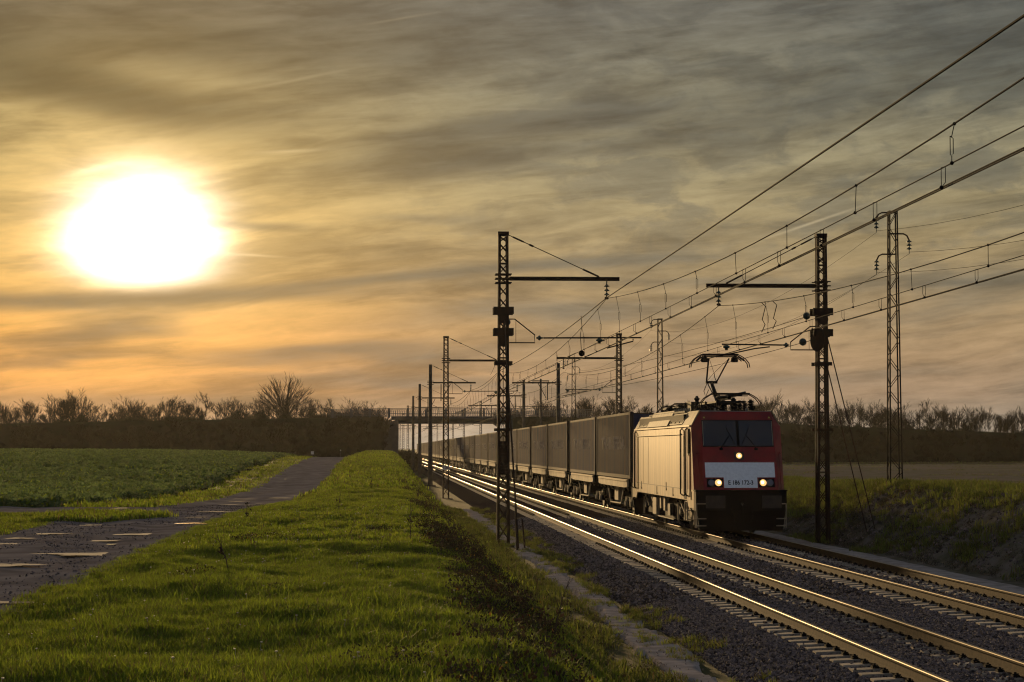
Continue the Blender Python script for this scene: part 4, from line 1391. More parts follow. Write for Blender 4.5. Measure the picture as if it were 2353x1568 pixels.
def line_set(tc, posts, zmes, zaux, zcon, sags, label, twin, feeder):
    o = empty('overhead_line', (tc, posts[0], 0), label, 'overhead line', 'overhead lines of the two tracks')
    Lc = Vector((-tc, -posts[0], 0))
    stag = lambda k: (.18 if k % 2 else -.18)
    mes, aux, con, con2 = MB(), MB(), MB(), MB()
    for k in range(len(posts) - 1):
        y0, y1 = posts[k], posts[k + 1]
        rr = .011 if y0 < 60 else .011
        sg = sags * ((y1 - y0) / 63.0) ** 2
        pm = sag_pts((tc, y0, zmes), (tc, y1, zmes), sg, 18)
        mes.tube(pm, rr * 1.15, 5)
        a0, a1 = Vector((tc + stag(k) * .6, y0, zaux)), Vector((tc + stag(k + 1) * .6, y1, zaux))
        aux.tube(sag_pts(a0, a1, .05, 6), rr * .85, 5)
        c0, c1 = Vector((tc + stag(k), y0, zcon)), Vector((tc + stag(k + 1), y1, zcon))
        con.tube(sag_pts(c0, c1, .03, 6), rr, 5)
        if twin: con2.tube(sag_pts(c0 + Vector((.05, 0, 0)), c1 + Vector((.05, 0, 0)), .03, 6), rr, 5)
        nd = max(5, int((y1 - y0) / 5.6))
        if y0 > 340: continue
        for j in range(nd):
            tt = (j + .5) / nd
            m_ = Vector((tc, y0 + (y1 - y0) * tt, zmes - 4 * sg * tt * (1 - tt)))
            a_ = a0.lerp(a1, tt) - Vector((0, 0, 4 * .05 * tt * (1 - tt)))
            dr = MB(); r_ = .006
            if m_.z - a_.z > .12:
                L2 = m_.z - a_.z; lo = max(.0, L2 * .45 - .13)
                dr.tube([m_, (a_.x, m_.y, a_.z + lo + .24) if L2 > .45 else a_], r_, 4)
                if L2 > .45:
                    dr.tube([(a_.x - .02, m_.y, a_.z + lo + .25), (a_.x + .02, m_.y, a_.z + lo + .22), (a_.x + .02, m_.y, a_.z + lo + .02), (a_.x - .02, m_.y, a_.z + lo), (a_.x - .02, m_.y, a_.z + lo + .25)], r_, 4)
                    dr.tube([(a_.x, m_.y, a_.z + lo), a_], r_, 4)
                dr.lathe([(.012, -.03), (.025, 0), (.012, .03)], m_, (0, 1, 0), 6)
                dr.lathe([(.012, -.035), (.028, 0), (.012, .035)], a_, (0, 1, 0), 6)
            link('dropper', dr.mesh('dropper', M['wire']), o, Lc)
        nd2 = max(6, int((y1 - y0) / 3.9))
        if y0 < 200:
            for j in range(nd2):
                tt = (j + .2) / nd2
                a_ = a0.lerp(a1, tt) - Vector((0, 0, 4 * .05 * tt * (1 - tt)))
                c_ = c0.lerp(c1, tt) - Vector((0, 0, 4 * .03 * tt * (1 - tt)))
                dr = MB(); g = .028
                dr.tube([(c_.x, c_.y, c_.z), (a_.x - g, a_.y, c_.z + .07), (a_.x - g, a_.y, a_.z), (a_.x + g, a_.y, a_.z + .02), (a_.x + g, a_.y, c_.z + .07), (c_.x, c_.y, c_.z)], .005, 4)
                dr.lathe([(.015, -.03), (.03, 0), (.015, .03)], c_, (0, 1, 0), 6)
                link('loop_hanger', dr.mesh('loop_hanger', M['wire']), o, Lc)
    link('messenger_wire', mes.mesh('messenger_wire', M['wire']), o, Lc)
    link('auxiliary_wire', aux.mesh('auxiliary_wire', M['wire']), o, Lc)
    link('contact_wire', con.mesh('contact_wire', M['wire']), o, Lc)
    if twin: link('contact_wire', con2.mesh('contact_wire', M['wire']), o, Lc)
    if feeder:
        fe = MB()
        for k in range(len(posts) - 1): fe.tube(sag_pts((tc, posts[k], zmes + .02), (tc, posts[k + 1], zmes + .02), .02 if posts[k] < 60 else .25, 10), .018, 5)
        link('feeder_cable', fe.mesh('feeder_cable', M['wire']), o, Lc)
    return o, Lc


o1, L1c = line_set(A1, [6.8] + P_L, 7.67, 6.42, 6.14, .90, 'wires over the empty left track with a thick feeder cable on top', True, True)
o2, L2c = line_set(A2, [6.8] + P_R, 7.44, 6.10, 5.84, 1.00, 'wires over the right track that touch the raised pantograph', True, False)
# jumpers beside the first supports
mb = MB(); mb.tube([(A1, 79, 7.66), (A1 + .05, 79.2, 7.3), (A1 - .03, 79, 6.95), (A1, 78.8, 6.2)], .012, 5)
for k in range(3): mb.lathe([(.10, -.01), (.115, 0), (.10, .01)], (A1, 78.8, 6.25), (.3, 1, .1 * k), 14)
link('jumper_cable', mb.mesh('jumper_cable', M['wire']), o1, L1c)
for dx in (0, .0):
    pass
for yy in (61.8, 60.0):
    zz = 7.44 - 4 * 1.0 * ((69.8 - yy) / 63) * (1 - (69.8 - yy) / 63)
    mb = MB(); mb.tube([(A2, yy, zz), (A2 + .10, yy - .1, zz - .12), (A2 + .02, yy, zz - .5), (A2 + .12, yy + .1, 6.35), (A2, yy, 6.12)], .013, 5)
    link('jumper_cable', mb.mesh('jumper_cable', M['wire']), o2, L2c)
# anchor wires running to the tension gear of the nearest masts
for (p, q, lab, ins) in (((RIGHT_X - .2, 69.6, 7.18), (A2 + .7, 131, 7.35), 'upper anchor wire with a round insulator running to the nearest right mast', .93),
                         ((RIGHT_X - .35, 69.5, 6.3), (A2 + .35, 131, 6.2), 'lower anchor wire with a round insulator running to the nearest right mast', .955),
                         ((LEFT_X + .15, 69.9, 6.95), (A1 - .6, 135, 7.4), 'upper anchor wire running along the left track to the nearest left mast', .955)):
    pts_ = sag_pts(p, q, .25, 10)
    w_ = empty('anchor_wire', p, lab, 'wire', 'anchor wires at the tension masts')
    mb = MB(); mb.tube([v - Vector(p) for v in pts_], .011, 5); mb.build('wire', M['wire'], w_)
    mb = MB(); d_ = (Vector(q) - Vector(p)).normalized(); mb.lathe([(.02, 0), (.10, .04), (.13, .09), (.10, .14), (.02, .18)], d_ * 1.3, d_, 12)
    mb.build('insulator', M['insul'], w_, smooth_=True)

# ------------------------------------------------------------------ slim lattice power poles on the right
PA = 17.75


def power_pole(y, label, zb, zt, w_top=.26, w_bot=.42, tee=False):
    a = PA
    o = empty('power_pole', (a, y, 0), label, 'power pole', 'slim lattice power poles on the right')
    if tee:
        mb = MB(); mb.tube([(0, 0, zb), (0, 0, zt)], .11, 8); mb.build('pole', M['concrete_mast'], o)
        mb = MB(); mb.box(-.95, .95, -.06, .06, zt - .25, zt - .13); mb.build('cross_arm', M['iron'], o)
        for k in (-.9, 0, .9):
            mb = MB(); insulator_string(mb, (k, 0, zt + .1 if k == 0 else zt - .25), 2, .09, .3, 8); mb.build('insulator', M['insul'], o, smooth_=True)
        return o
    for sx in (-1, 1):
        for sy in (-1, 1):
            mb = MB(); mb.bar((sx * w_bot / 2, sy * w_bot / 2, zb), (sx * w_top / 2, sy * w_top / 2, zt), .045, .045); mb.build('pole_leg', M['galv'], o)
    n = 17
    for k in range(n):
        z0, z1 = zb + (zt - zb) * k / n, zb + (zt - zb) * (k + 1) / n
        wa, wb = w_bot + (w_top - w_bot) * k / n, w_bot + (w_top - w_bot) * (k + 1) / n
        s_ = 1 if k % 2 else -1
        for fy in (-1, 1):
            mb = MB(); mb.bar((s_ * wa / 2, fy * wa / 2, z0 + .05), (-s_ * wb / 2, fy * wb / 2, z1 - .05), .022); mb.build('pole_brace', M['galv'], o)
        mb = MB(); mb.bar((-wa / 2, s_ * wa / 2, z0 + .05), (-wb / 2, -s_ * wb / 2, z1 - .05), .022); mb.build('pole_brace', M['galv'], o)
    mb = MB(); mb.box(-w_top / 2 - .02, w_top / 2 + .02, -w_top / 2, w_top / 2, zt - .03, zt); mb.build('pole_cap', M['galv'], o)
    mb = MB(); mb.box(-.42, .42, -.4, .4, zb - .5, zb + .03); mb.build('footing', M['concrete_mast'], o)
    for (s_, z0) in ((-1, zt - .06), (1, zt - .80), (-1, zt - 1.52)):
        mb = MB(); r_ = .02
        e = s_ * .58
        mb.tube([(-s_ * .12, 0, z0), (s_ * .38, 0, z0), (s_ * .50, 0, z0 - .06), (e, 0, z0 - .22)], .028, 6)
        ar = mb.build('side_arm', M['iron'], o)
        mb = MB(); insulator_string(mb, (e, 0, z0 - .2), 3, .10, .38, 10); mb.tube([(e, 0, z0 - .58), (e, 0, z0 - .7)], .012, 5)
        mb.build('insulator', M['insul'], ar, smooth_=True)
    return o


PPY = [73.2, 136.2, 199, 241]
power_pole(PPY[0], 'nearest slim lattice power pole standing on the right bank', 1.36, 11.02)
power_pole(PPY[1], 'second slim lattice power pole, behind the container train', .6, 11.1)
power_pole(PPY[2], 'third slim lattice power pole, farther behind the container train', .5, 11.2)
power_pole(PPY[3], 'slim power pole with a plain cross arm near the bridge', .5, 10.6, tee=True)
for (dx, dz, lab) in ((-.58, -.76, 'topmost thin power line hung from the left upper arms'), (.58, -1.5, 'middle thin power line hung from the right hand arms'), (-.58, -2.22, 'lowest thin power line hung from the left lower arms')):
    w_ = empty('power_line', (PA + dx, PPY[0], 11.02 + dz), lab, 'power line', 'thin power lines on the slim poles')
    mb = MB(); O = Vector((PA + dx, PPY[0], 11.02 + dz))
    ys_ = [12.0] + PPY[:3] + [241]; 
    for k in range(len(ys_) - 1):
        za, zb = (11.02 if k < 2 else 11.1) + dz, 11.08 + dz
        if k == 3: zb = 10.3
        mb.tube([v - O for v in sag_pts((PA + dx, ys_[k], za), (PA + dx, ys_[k + 1], zb), 1.15 if k else 1.3, 16)], .006, 4)
    mb.build('cable', M['wire'], w_)

# small marker posts where the farm track meets the embankment
for (px, py, pz, yy, lab, hh) in ((719, 1048, 0, 252, 'small white marker post where the farm track tops the rise', .75), (1411, 0, 0, 245, 'grey marker stake right of the farm track on the rise', .8)):
    a = (px * 1.7407 - 1537) / 8500 * yy if px < 1000 else -5.0
    zb = float(height(np.array(a), np.array(yy)))
    o = empty('marker_post', (a, yy, zb), lab, 'marker post')
    mb = MB(); mb.box(-.05, .05, -.04, .04, -.2, hh); mb.build('post', M['concrete_mast'], o)
    mb = MB(); mb.box(-.17, .17, -.07, -.045, hh - .35, hh + .02) if px < 1000 else mb.box(-.06, .06, -.05, .05, hh, hh + .1); mb.build('plate', M['plate'], o)
# ------------------------------------------------------------------ locomotive
M['silver'] = mat('dirty silver paint with gold sheen', (.44, .30, .14), .50, .3, .30, 2.0, .0015, 2, stretch=(1, 3.2, .14), col2=(.13, .085, .035), detail=8, spec=.3)  # golden evening sheen mixed into the silver base colour; darker streaks are dirt
M['silver_roof'] = mat('darkened silver roof paint', (.27, .215, .14), .75, .1, .4, 1.6, 0, 2, col2=(.17, .125, .08), detail=8, spec=.12)  # darker copy of the side silver, colour lowered to hold down roof glare
M['red'] = mat('traffic red paint', (.25, .007, .008), .42, 0, .3, 1.6, .001, 3, detail=6, col2=(.15, .010, .010), spec=.25)
M['red_door'] = mat('dusty red door', (.17, .022, .02), .5, .1, .3, 3)
M['glass'] = mat('dark tinted windscreen', (.010, .013, .019), .12, 0, spec=.45)
M['black'] = mat('black underframe', (.008, .007, .006), .8, 0, .4, 4, spec=.08)
M['dirtsteel'] = mat('brake dust steel', (.045, .033, .023), .7, .2, .4, 5)
M['bright'] = mat('worn light steel edge', (.36, .29, .19), .45, .4, .3, 5)
M['white'] = mat('pale front panel', (.80, .80, .80), .5, 0, .12, 12)
M['figure'] = mat('black numerals', (.01, .01, .012), .5)
M['lamp_on'] = mat('lit headlamp', (.5, .4, .2), .2, emit=(1.0, .60, .20), estr=1.05)
M['lamp_core'] = mat('headlamp core', (1, .9, .7), .2, emit=(1.0, .84, .5), estr=7)
M['lamp_off'] = mat('unlit lamp lens', (.10, .10, .12), .15)
M['yellow'] = mat('yellow hazard marks', (.45, .33, .03), .5)
M['roofgrey'] = mat('grey roof', (.16, .155, .15), .5, .3, .3, 3)
M['roofgear'] = mat('sooty roof gear', (.03, .025, .02), .75, .1, .4, 6, spec=.15)
M['copper'] = mat('carbon and copper', (.03, .02, .014), .8, 0, spec=.1)

LY0, LY1 = 65.5, 82.7
LEN = LY1 - LY0
HW = 1.42
loco = empty('locomotive', (A2, LY0, 0), 'red and silver electric locomotive with lit headlamps and a raised pantograph', 'locomotive')
lk = lambda mb, n_, m_, par=loco, **kw: mb.build(n_, m_, par, **kw)


def face_y(z): return max(0.0, (z - 1.30)) * .36      # raked front


ZC, ZR, RW = 3.42, 3.90, 1.15                           # cantrail, roof edge, roof half width
# side walls (silver between the two cabs)
Y_CAB0, Y_CAB1 = 3.15, LEN - 1.75
for s_ in (-1, 1):
    mb = MB()
    x = s_ * HW
    xi = s_ * (HW - .08)
    mb.box(*sorted((xi, x)), Y_CAB0, Y_CAB1, 1.07, ZC); 
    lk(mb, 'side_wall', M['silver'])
    mb = MB()                                            # panel joints and long ledge
    for yy in (Y_CAB0 + .02, 11.8, 13.4):
        mb.box(*sorted((x, x + s_ * .004)), yy, yy + .025, 1.42, 3.1)
    mb.box(*sorted((x, x + s_ * .004)), Y_CAB0, Y_CAB1, 1.40, 1.425)
    lk(mb, 'panel_joint', M['dirtsteel'])
    mb = MB(); mb.box(*sorted((x, x + s_ * .03)), Y_CAB0, Y_CAB1, 3.16, 3.19); lk(mb, 'side_ledge', M['bright'])
    mb = MB(); mb.box(*sorted((xi, x + s_ * .03)), 1.2, LEN - 1.1, ZC - .02, ZC + .03); lk(mb, 'rain_gutter', M['bright'])
    for yy, zz in ((9.4, 1.10), (6.9, 1.28), (5.2, 1.12), (13.9, 1.2)):
        mb = MB(); mb.box(*sorted((x, x + s_ * .006)), yy, yy + .16, zz, zz + .28); st = lk(mb, 'step_recess', M['black'])
        mb = MB(); mb.box(*sorted((x + s_ * .007, x + s_ * .02)), yy + .03, yy + .13, zz + .02, zz + .07); lk(mb, 'step_edge', M['bright'], st)
# roof slopes with louvres and hatches
for s_ in (-1, 1):
    def slope(y0, y1, lift=0.0, t0=0.0, t1=1.0):
        p = lambda t_, yy, o_: (s_ * (HW - .03 + (RW - HW + .03) * t_) + s_ * o_ * .85, yy, ZC + .03 + (ZR - ZC - .03) * t_ + o_ * .5)
        return [p(t0, y0, lift), p(t0, y1, lift), p(t1, y1, lift), p(t1, y0, lift)]
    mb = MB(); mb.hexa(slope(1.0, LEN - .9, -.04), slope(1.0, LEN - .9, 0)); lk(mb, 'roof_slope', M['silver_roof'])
    for (y0, y1, nm, mm, t0, t1) in ((3.2, 6.3, 'louvre', 'black', .08, .88), (12.6, 15.2, 'louvre', 'black', .08, .88)):
        mb = MB(); mb.hexa(slope(y0, y1, .001, t0, t1), slope(y0, y1, .012, t0, t1)); g = lk(mb, nm, M[mm])
        k = y0
        while k <= y1 + .01:
            b = MB(); b.hexa(slope(k, k + .07, .013, t0, t1), slope(k, k + .07, .03, t0, t1)); lk(b, 'louvre_bar', M['silver_roof'], g); k += (y1 - y0 - .07) / (3 if y0 < 5 else 2)
        for tt in (t0, t1 - .07):
            b = MB(); b.hexa(slope(y0, y1 + .07, .014, tt, tt + .07), slope(y0, y1 + .07, .034, tt, tt + .07)); lk(b, 'louvre_bar', M['silver_roof'], g)
    mb = MB(); mb.hexa(slope(6.6, 12.2, .004, .0, 1.15), slope(6.6, 12.2, .06, 0, 1.15)); lk(mb, 'roof_hatch', M['silver_roof'])
# rear edges of roof panels stand up a little
mb = MB(); mb.box(-RW, RW, 1.0, LEN - .9, ZR - .06, ZR - .012); lk(mb, 'roof', M['roofgrey'])


# cabs: a shaped shell, front and rear
def cab(front):
    sgn = 1 if front else -1
    Yb = (lambda y: y) if front else (lambda y: LEN - y)
    ch = .27
    zs = [1.42, 2.1, 2.75, ZC]
    name = 'cab' if front else 'rear_cab'
    mb = MB()
    side_back = 3.15 if front else 1.75
    for s_ in (-1, 1):
        # side sheet
        for k in range(3):
            z0, z1 = zs[k], zs[k + 1]
            y0a, y1a = face_y(z0) * .80 + .42, face_y(z1) * .80 + .42
            q = [(s_ * HW, Yb(y0a), z0), (s_ * HW, Yb(side_back), z0), (s_ * HW, Yb(side_back), z1), (s_ * HW, Yb(y1a), z1)]
            mb.add(q, [(0, 1, 2, 3) if s_ * sgn > 0 else (3, 2, 1, 0)])
            # corner chamfer
            c = [(s_ * (HW - ch), Yb(face_y(z0)), z0), (s_ * HW, Yb(y0a), z0), (s_ * HW, Yb(y1a), z1), (s_ * (HW - ch), Yb(face_y(z1)), z1)]
            mb.add(c, [(0, 1, 2, 3) if s_ * sgn > 0 else (3, 2, 1, 0)])
        # slanting corner of the roof
        y_c = face_y(ZC)
        a_ = (s_ * (HW - ch), Yb(y_c), ZC); b_ = (s_ * HW, Yb(y_c * .80 + .42), ZC); c_ = (s_ * RW, Yb(face_y(ZR) + .16), ZR); e_ = (s_ * (RW - .06), Yb(face_y(ZR)), ZR - .03)
        mb.add([a_, b_, c_, e_], [(0, 1, 2, 3) if s_ * sgn > 0 else (3, 2, 1, 0)])
    # front sheet in bands
    for z0, z1 in ((1.42, 2.70), (2.70, 3.56), (3.56, ZR - .03)):
        xa = HW - ch if z0 < ZC else RW
        w0 = HW - ch; w1 = HW - ch if z1 <= 3.57 else RW - .06
        q = [(-w0, Yb(face_y(z0)), z0), (w0, Yb(face_y(z0)), z0), (w1, Yb(face_y(z1)), z1), (-w1, Yb(face_y(z1)), z1)]
        mb.add(q, [(0, 1, 2, 3) if front else (3, 2, 1, 0)])
    c1 = lk(mb, name, M['red'])
    # silver slanting roof shoulder of the cab
    for s_ in (-1, 1):
        mb = MB()
        y_c = face_y(ZC)
        lo = [(s_ * (HW + .004), Yb(y_c * .80 + .42), ZC), (s_ * (HW + .004), Yb(side_back + .1), ZC), (s_ * (RW + .004), Yb(side_back + .1), ZR + .012), (s_ * (RW + .004), Yb(face_y(ZR) + .16), ZR + .012)]
        mb.add(lo + [(p[0] - s_ * .06, p[1], p[2] - .06) for p in lo], [(0, 1, 2, 3), (7, 6, 5, 4), (0, 4, 5, 1), (1, 5, 6, 2), (2, 6, 7, 3), (3, 7, 4, 0)])
        lk(mb, 'roof_shoulder', M['silver_roof'], c1)
    mb = MB(); rv = [(-RW + .06, Yb(face_y(ZR)), ZR - .03), (RW - .06, Yb(face_y(ZR)), ZR - .03), (RW, Yb(face_y(ZR) + .16), ZR + .01), (RW, Yb(side_back + .1), ZR + .01), (-RW, Yb(side_back + .1), ZR + .01), (-RW, Yb(face_y(ZR) + .16), ZR + .01)]
    mb.add(rv + [(p[0], p[1], p[2] - .05) for p in rv], [(0, 1, 2, 3, 4, 5), (11, 10, 9, 8, 7, 6)] + [(k, k + 6, (k + 1) % 6 + 6, (k + 1) % 6) for k in range(6)])
    lk(mb, 'cab_roof', M['roofgrey'], c1)
    # silver lower skirt at the cab
    for s_ in (-1, 1):
        mb = MB(); y_a = .45
        x0, x1 = sorted((s_ * (HW - .06), s_ * (HW + .002)))
        mb.box(x0, x1, *sorted((Yb(y_a), Yb(side_back))), 1.07, 1.42)
        v = [(s_ * HW, Yb(y_a), 1.07), (s_ * HW, Yb(y_a), .84), (s_ * HW, Yb(1.55), .84), (s_ * HW, Yb(1.95), 1.07)]
        mb.add(v + [(p[0] - s_ * .05, p[1], p[2]) for p in v], [(0, 1, 2, 3), (7, 6, 5, 4), (0, 4, 5, 1), (1, 5, 6, 2), (2, 6, 7, 3), (3, 7, 4, 0)])
        lk(mb, 'skirt', M['silver'], c1)
        # door and side window
        d0, d1 = (1.95, 2.85) if front else (.75, 1.45)
        mb = MB(); mb.box(*sorted((s_ * (HW + .0), s_ * (HW + .012))), *sorted((Yb(d0), Yb(d1))), 1.30, 3.36); dr = lk(mb, 'cab_door', M['red_door'])
        mb = MB(); mb.box(*sorted((s_ * (HW + .013), s_ * (HW + .02))), *sorted((Yb(d0 + .25), Yb(d1 - .25))), 2.45, 3.1) if front else mb.box(*sorted((s_ * (HW + .013), s_ * (HW + .02))), *sorted((Yb(d0 + .2), Yb(d1 - .2))), 2.45, 3.1)
        if front: lk(mb, 'door_window', M['glass'], dr)
        for yy in (d0 - .12, d1 + .1):
            mb = MB(); mb.tube([(s_ * (HW + .0), Yb(yy), 1.2), (s_ * (HW + .07), Yb(yy), 1.26), (s_ * (HW + .07), Yb(yy), 3.3), (s_ * HW, Yb(yy), 3.36)], .026, 6); lk(mb, 'door_handrail', M['black'])
        if front:
            mb = MB(); mb.box(*sorted((s_ * HW, s_ * (HW + .008))), 1.22, 1.72, 2.55, 3.34); wn = lk(mb, 'cab_side_window', M['glass'])
            mb = MB(); mb.box(*sorted((s_ * HW, s_ * (HW + .02))), 1.18, 1.76, 2.50, 2.545); lk(mb, 'window_sill', M['bright'], wn)
            mb = MB(); mb.box(*sorted((s_ * (HW + .003), s_ * (HW + .012))), .95, 1.12, 1.10, 1.36); lk(mb, 'step_recess', M['black'])
            mb = MB(); mb.box(*sorted((s_ * (HW + .003), s_ * (HW + .012))), 2.1, 2.6, 1.10, 1.32); lk(mb, 'step_recess', M['black'])
    # windscreen
    if front:
        def fp(x, z, o_=0): return (x, face_y(z) - o_, z + o_ * .3)

        def fpanel(x0, x1, z0, z1, o0, o1, nm, mm, par):
            m2_ = MB(); m2_.add([fp(x0, z0, o1), fp(x1, z0, o1), fp(x1, z1, o1), fp(x0, z1, o1), fp(x0, z0, o0), fp(x1, z0, o0), fp(x1, z1, o0), fp(x0, z1, o0)],
                                [(0, 1, 2, 3), (7, 6, 5, 4), (0, 4, 5, 1), (1, 5, 6, 2), (2, 6, 7, 3), (3, 7, 4, 0)]); return lk(m2_, nm, M[mm], par)
        fpanel(-1.12, 1.12, 2.76, 3.60, .002, .008, 'windscreen_surround', 'black', loco)
        for s_ in (-1, 1):
            ws = fpanel(*sorted((s_ * .045, s_ * 1.085)), 2.79, 3.57, .0085, .014, 'windscreen', 'glass', loco)
            # wiper
            m2_ = MB(); m2_.bar(fp(s_ * .55, 2.72, .04), fp(s_ * .28, 3.1, .03), .018); m2_.bar(fp(s_ * .12, 2.85, .03), fp(s_ * .36, 3.36, .03), .014)
            lk(m2_, 'wiper', M['black'], ws)
            fpanel(*sorted((s_ * 1.087, s_ * 1.10)), 2.80, 3.56, .009, .016, 'window_trim', 'bright', ws)
            fpanel(s_ * .55 - .05, s_ * .55 + .05, 2.66, 2.72, .0, .04, 'wiper_pivot', 'black', ws)
            # handrail on the corner
            m2_ = MB(); xx = s_ * (HW - .14); oy = .2
            m2_.tube([(xx, face_y(1.45) + oy - .02, 1.45), (xx, face_y(1.5) + oy - .10, 1.5), (xx, face_y(2.55) + oy - .12, 2.52), (xx + s_ * .02, face_y(2.6) + oy - .10, 2.6), (xx + s_ * .07, face_y(2.55) + oy + .0, 2.55)], .014, 6); lk(m2_, 'corner_handrail', M['red'])
            # lamp clusters
            cl = fpanel(*sorted((s_ * .56, s_ * 1.06)), 1.505, 1.775, .002, .01, 'lamp_cluster', 'black', loco)
            for xx, mm in ((.70, 'lamp_on'), (.92, 'lamp_off')):
                c_ = Vector(fp(s_ * xx, 1.64, .012))
                m2_ = MB(); m2_.lathe([(.105, -.01), (.11, .008), (.098, .012)], c_, (0, -1, .3), 20); lk(m2_, 'lamp_rim', M['dirtsteel'], cl)
                m2_ = MB(); m2_.lathe([(.108, .009), (.095, .016), (.06, .022), (.001, .024)], c_, (0, -1, .3), 20); hl = lk(m2_, 'headlight', M[mm], cl, smooth_=True)
                if mm == 'lamp_on':
                    m2_ = MB(); m2_.lathe([(.045, .021), (.03, .028), (.001, .031)], c_ + Vector((-s_ * .02, 0, .01)), (0, -1, .3), 12); m2_.build('lamp_bulb', M['lamp_core'], cl)
            m2_ = MB(); m2_.add([fp(s_ * 1.03 - .04, 3.66, .004), fp(s_ * 1.03 + .04, 3.66, .004), fp(s_ * 1.03, 3.72, .004)], [(0, 1, 2)]); lk(m2_, 'warning_mark', M['yellow'])
        tl = fpanel(-.15, .15, 2.36, 2.60, .002, .012, 'top_lamp_housing', 'dirtsteel', loco)
        c_ = Vector(fp(0, 2.48, .014)); m2_ = MB(); m2_.lathe([(.095, .002), (.08, .010), (.05, .016), (.001, .018)], c_, (0, -1, .3), 20); lk(m2_, 'headlight', M['lamp_on'], tl, smooth_=True)
        m2_ = MB(); m2_.lathe([(.045, .016), (.03, .022), (.001, .026)], c_ + Vector((0, 0, -.01)), (0, -1, .3), 12); lk(m2_, 'lamp_bulb', M['lamp_core'], tl)
        # pale T-shaped panel, one outline
        m2_ = MB()
        out_ = [(-.525, 1.485), (.525, 1.485), (.525, 1.81), (1.09, 1.81), (1.09, 2.27), (-1.09, 2.27), (-1.09, 1.81), (-.525, 1.81)]
        m2_.add([fp(x_, z_, .012) for x_, z_ in out_] + [fp(x_, z_, .001) for x_, z_ in out_], [(0, 1, 2, 7), (6, 7, 2, 3), (6, 3, 4, 5)] + [(k, k + 8, (k + 1) % 8 + 8, (k + 1) % 8) for k in range(8)])
        wp = lk(m2_, 'front_panel', M['white'])
        tm = text_mesh('E 186 172-3', .195, M['figure'], .001, .78, .005)
        link('running_number', tm, wp, fp(0, 1.64, .0145), (math.atan2(1, .36), 0, 0))
        # roof fittings
        m2_ = MB(); m2_.lathe([(.055, 0), (.075, .03), (.08, .16), (.07, .2)], (.56, 1.22, ZR + .09), (0, -1, 0), 14); lk(m2_, 'horn', M['black'])
        for xx in (-.62, .38): m2_ = MB(); m2_.lathe([(.035, 0), (.035, .06), (.02, .08)], (xx, 1.25, ZR), (0, 0, 1), 10); lk(m2_, 'roof_beacon', M['roofgrey'])
    return c1


cabf = cab(True); cabr = cab(False)
# inner bulkheads so that nothing shows through
mb = MB(); mb.box(-HW + .09, HW - .09, 3.3, LEN - 1.9, 1.1, ZR - .08); lk(mb, 'machine_room', M['black'])
mb = MB(); mb.box(-HW + .1, HW - .1, .42, LEN - .42, 1.02, 1.4); lk(mb, 'underframe', M['black'])
# buffer beam, buffers, plough
for f_ in (0, 1):
    Yb = (lambda y: y) if f_ == 0 else (lambda y: LEN - y)
    mb = MB(); mb.box(-HW, HW, *sorted((Yb(.02), Yb(.42))), .78, 1.40); bb = lk(mb, 'buffer_beam', M['black'])
    mb = MB(); mb.box(-HW - .02, HW + .02, *sorted((Yb(-.02), Yb(.45))), 1.385, 1.425); lk(mb, 'lower_trim', M['black'], bb)
    for s_ in (-1, 1):
        mb = MB(); mb.tube([(s_ * .875, Yb(.02), 1.06), (s_ * .875, Yb(-.42), 1.06)], .11, 12); mb.box(s_ * .875 - .17, s_ * .875 + .17, *sorted((Yb(.0), Yb(-.06))), .9, 1.22)
        b2 = lk(mb, 'buffer', M['black'])
        mb = MB(); mb.box(s_ * .875 - .30, s_ * .875 + .30, *sorted((Yb(-.42), Yb(-.46))), .87, 1.26); lk(mb, 'buffer_plate', M['dirtsteel'], b2)
        if f_ == 0:
            mb = MB(); mb.tube([(s_ * .3, -.02, .82), (s_ * .32, -.16, .62), (s_ * .25, -.18, .45), (s_ * .3, -.1, .75)], .022, 6); lk(mb, 'brake_hose', M['black'])
            mb = MB()
            x = s_ * (HW - .02)
            for zz in (.98, .52, .30): mb.box(*sorted((x, x - s_ * .3)), -.02, .3, zz, zz + .035)
            mb.bar((x, .02, .25), (x, .02, 1.0), .03); mb.bar((x, .28, .25), (x, .28, 1.0), .03)
            lk(mb, 'front_step', M['bright'])
    mb = MB(); mb.bar((0, Yb(-.05), 1.0), (0, Yb(-.42), .95), .06); mb.bar((0, Yb(-.42), .98), (0, Yb(-.40), .62), .05); lk(mb, 'coupling_hook', M['black'])
    mb = MB()
    mb.hexa([(-1.30, Yb(.12), .16), (1.30, Yb(.12), .16), (1.30, Yb(.2), .16), (-1.30, Yb(.2), .16)], [(-1.38, Yb(.0), .78), (1.38, Yb(.0), .78), (1.38, Yb(.08), .78), (-1.38, Yb(.08), .78)])
    lk(mb, 'snow_plough', M['black'])
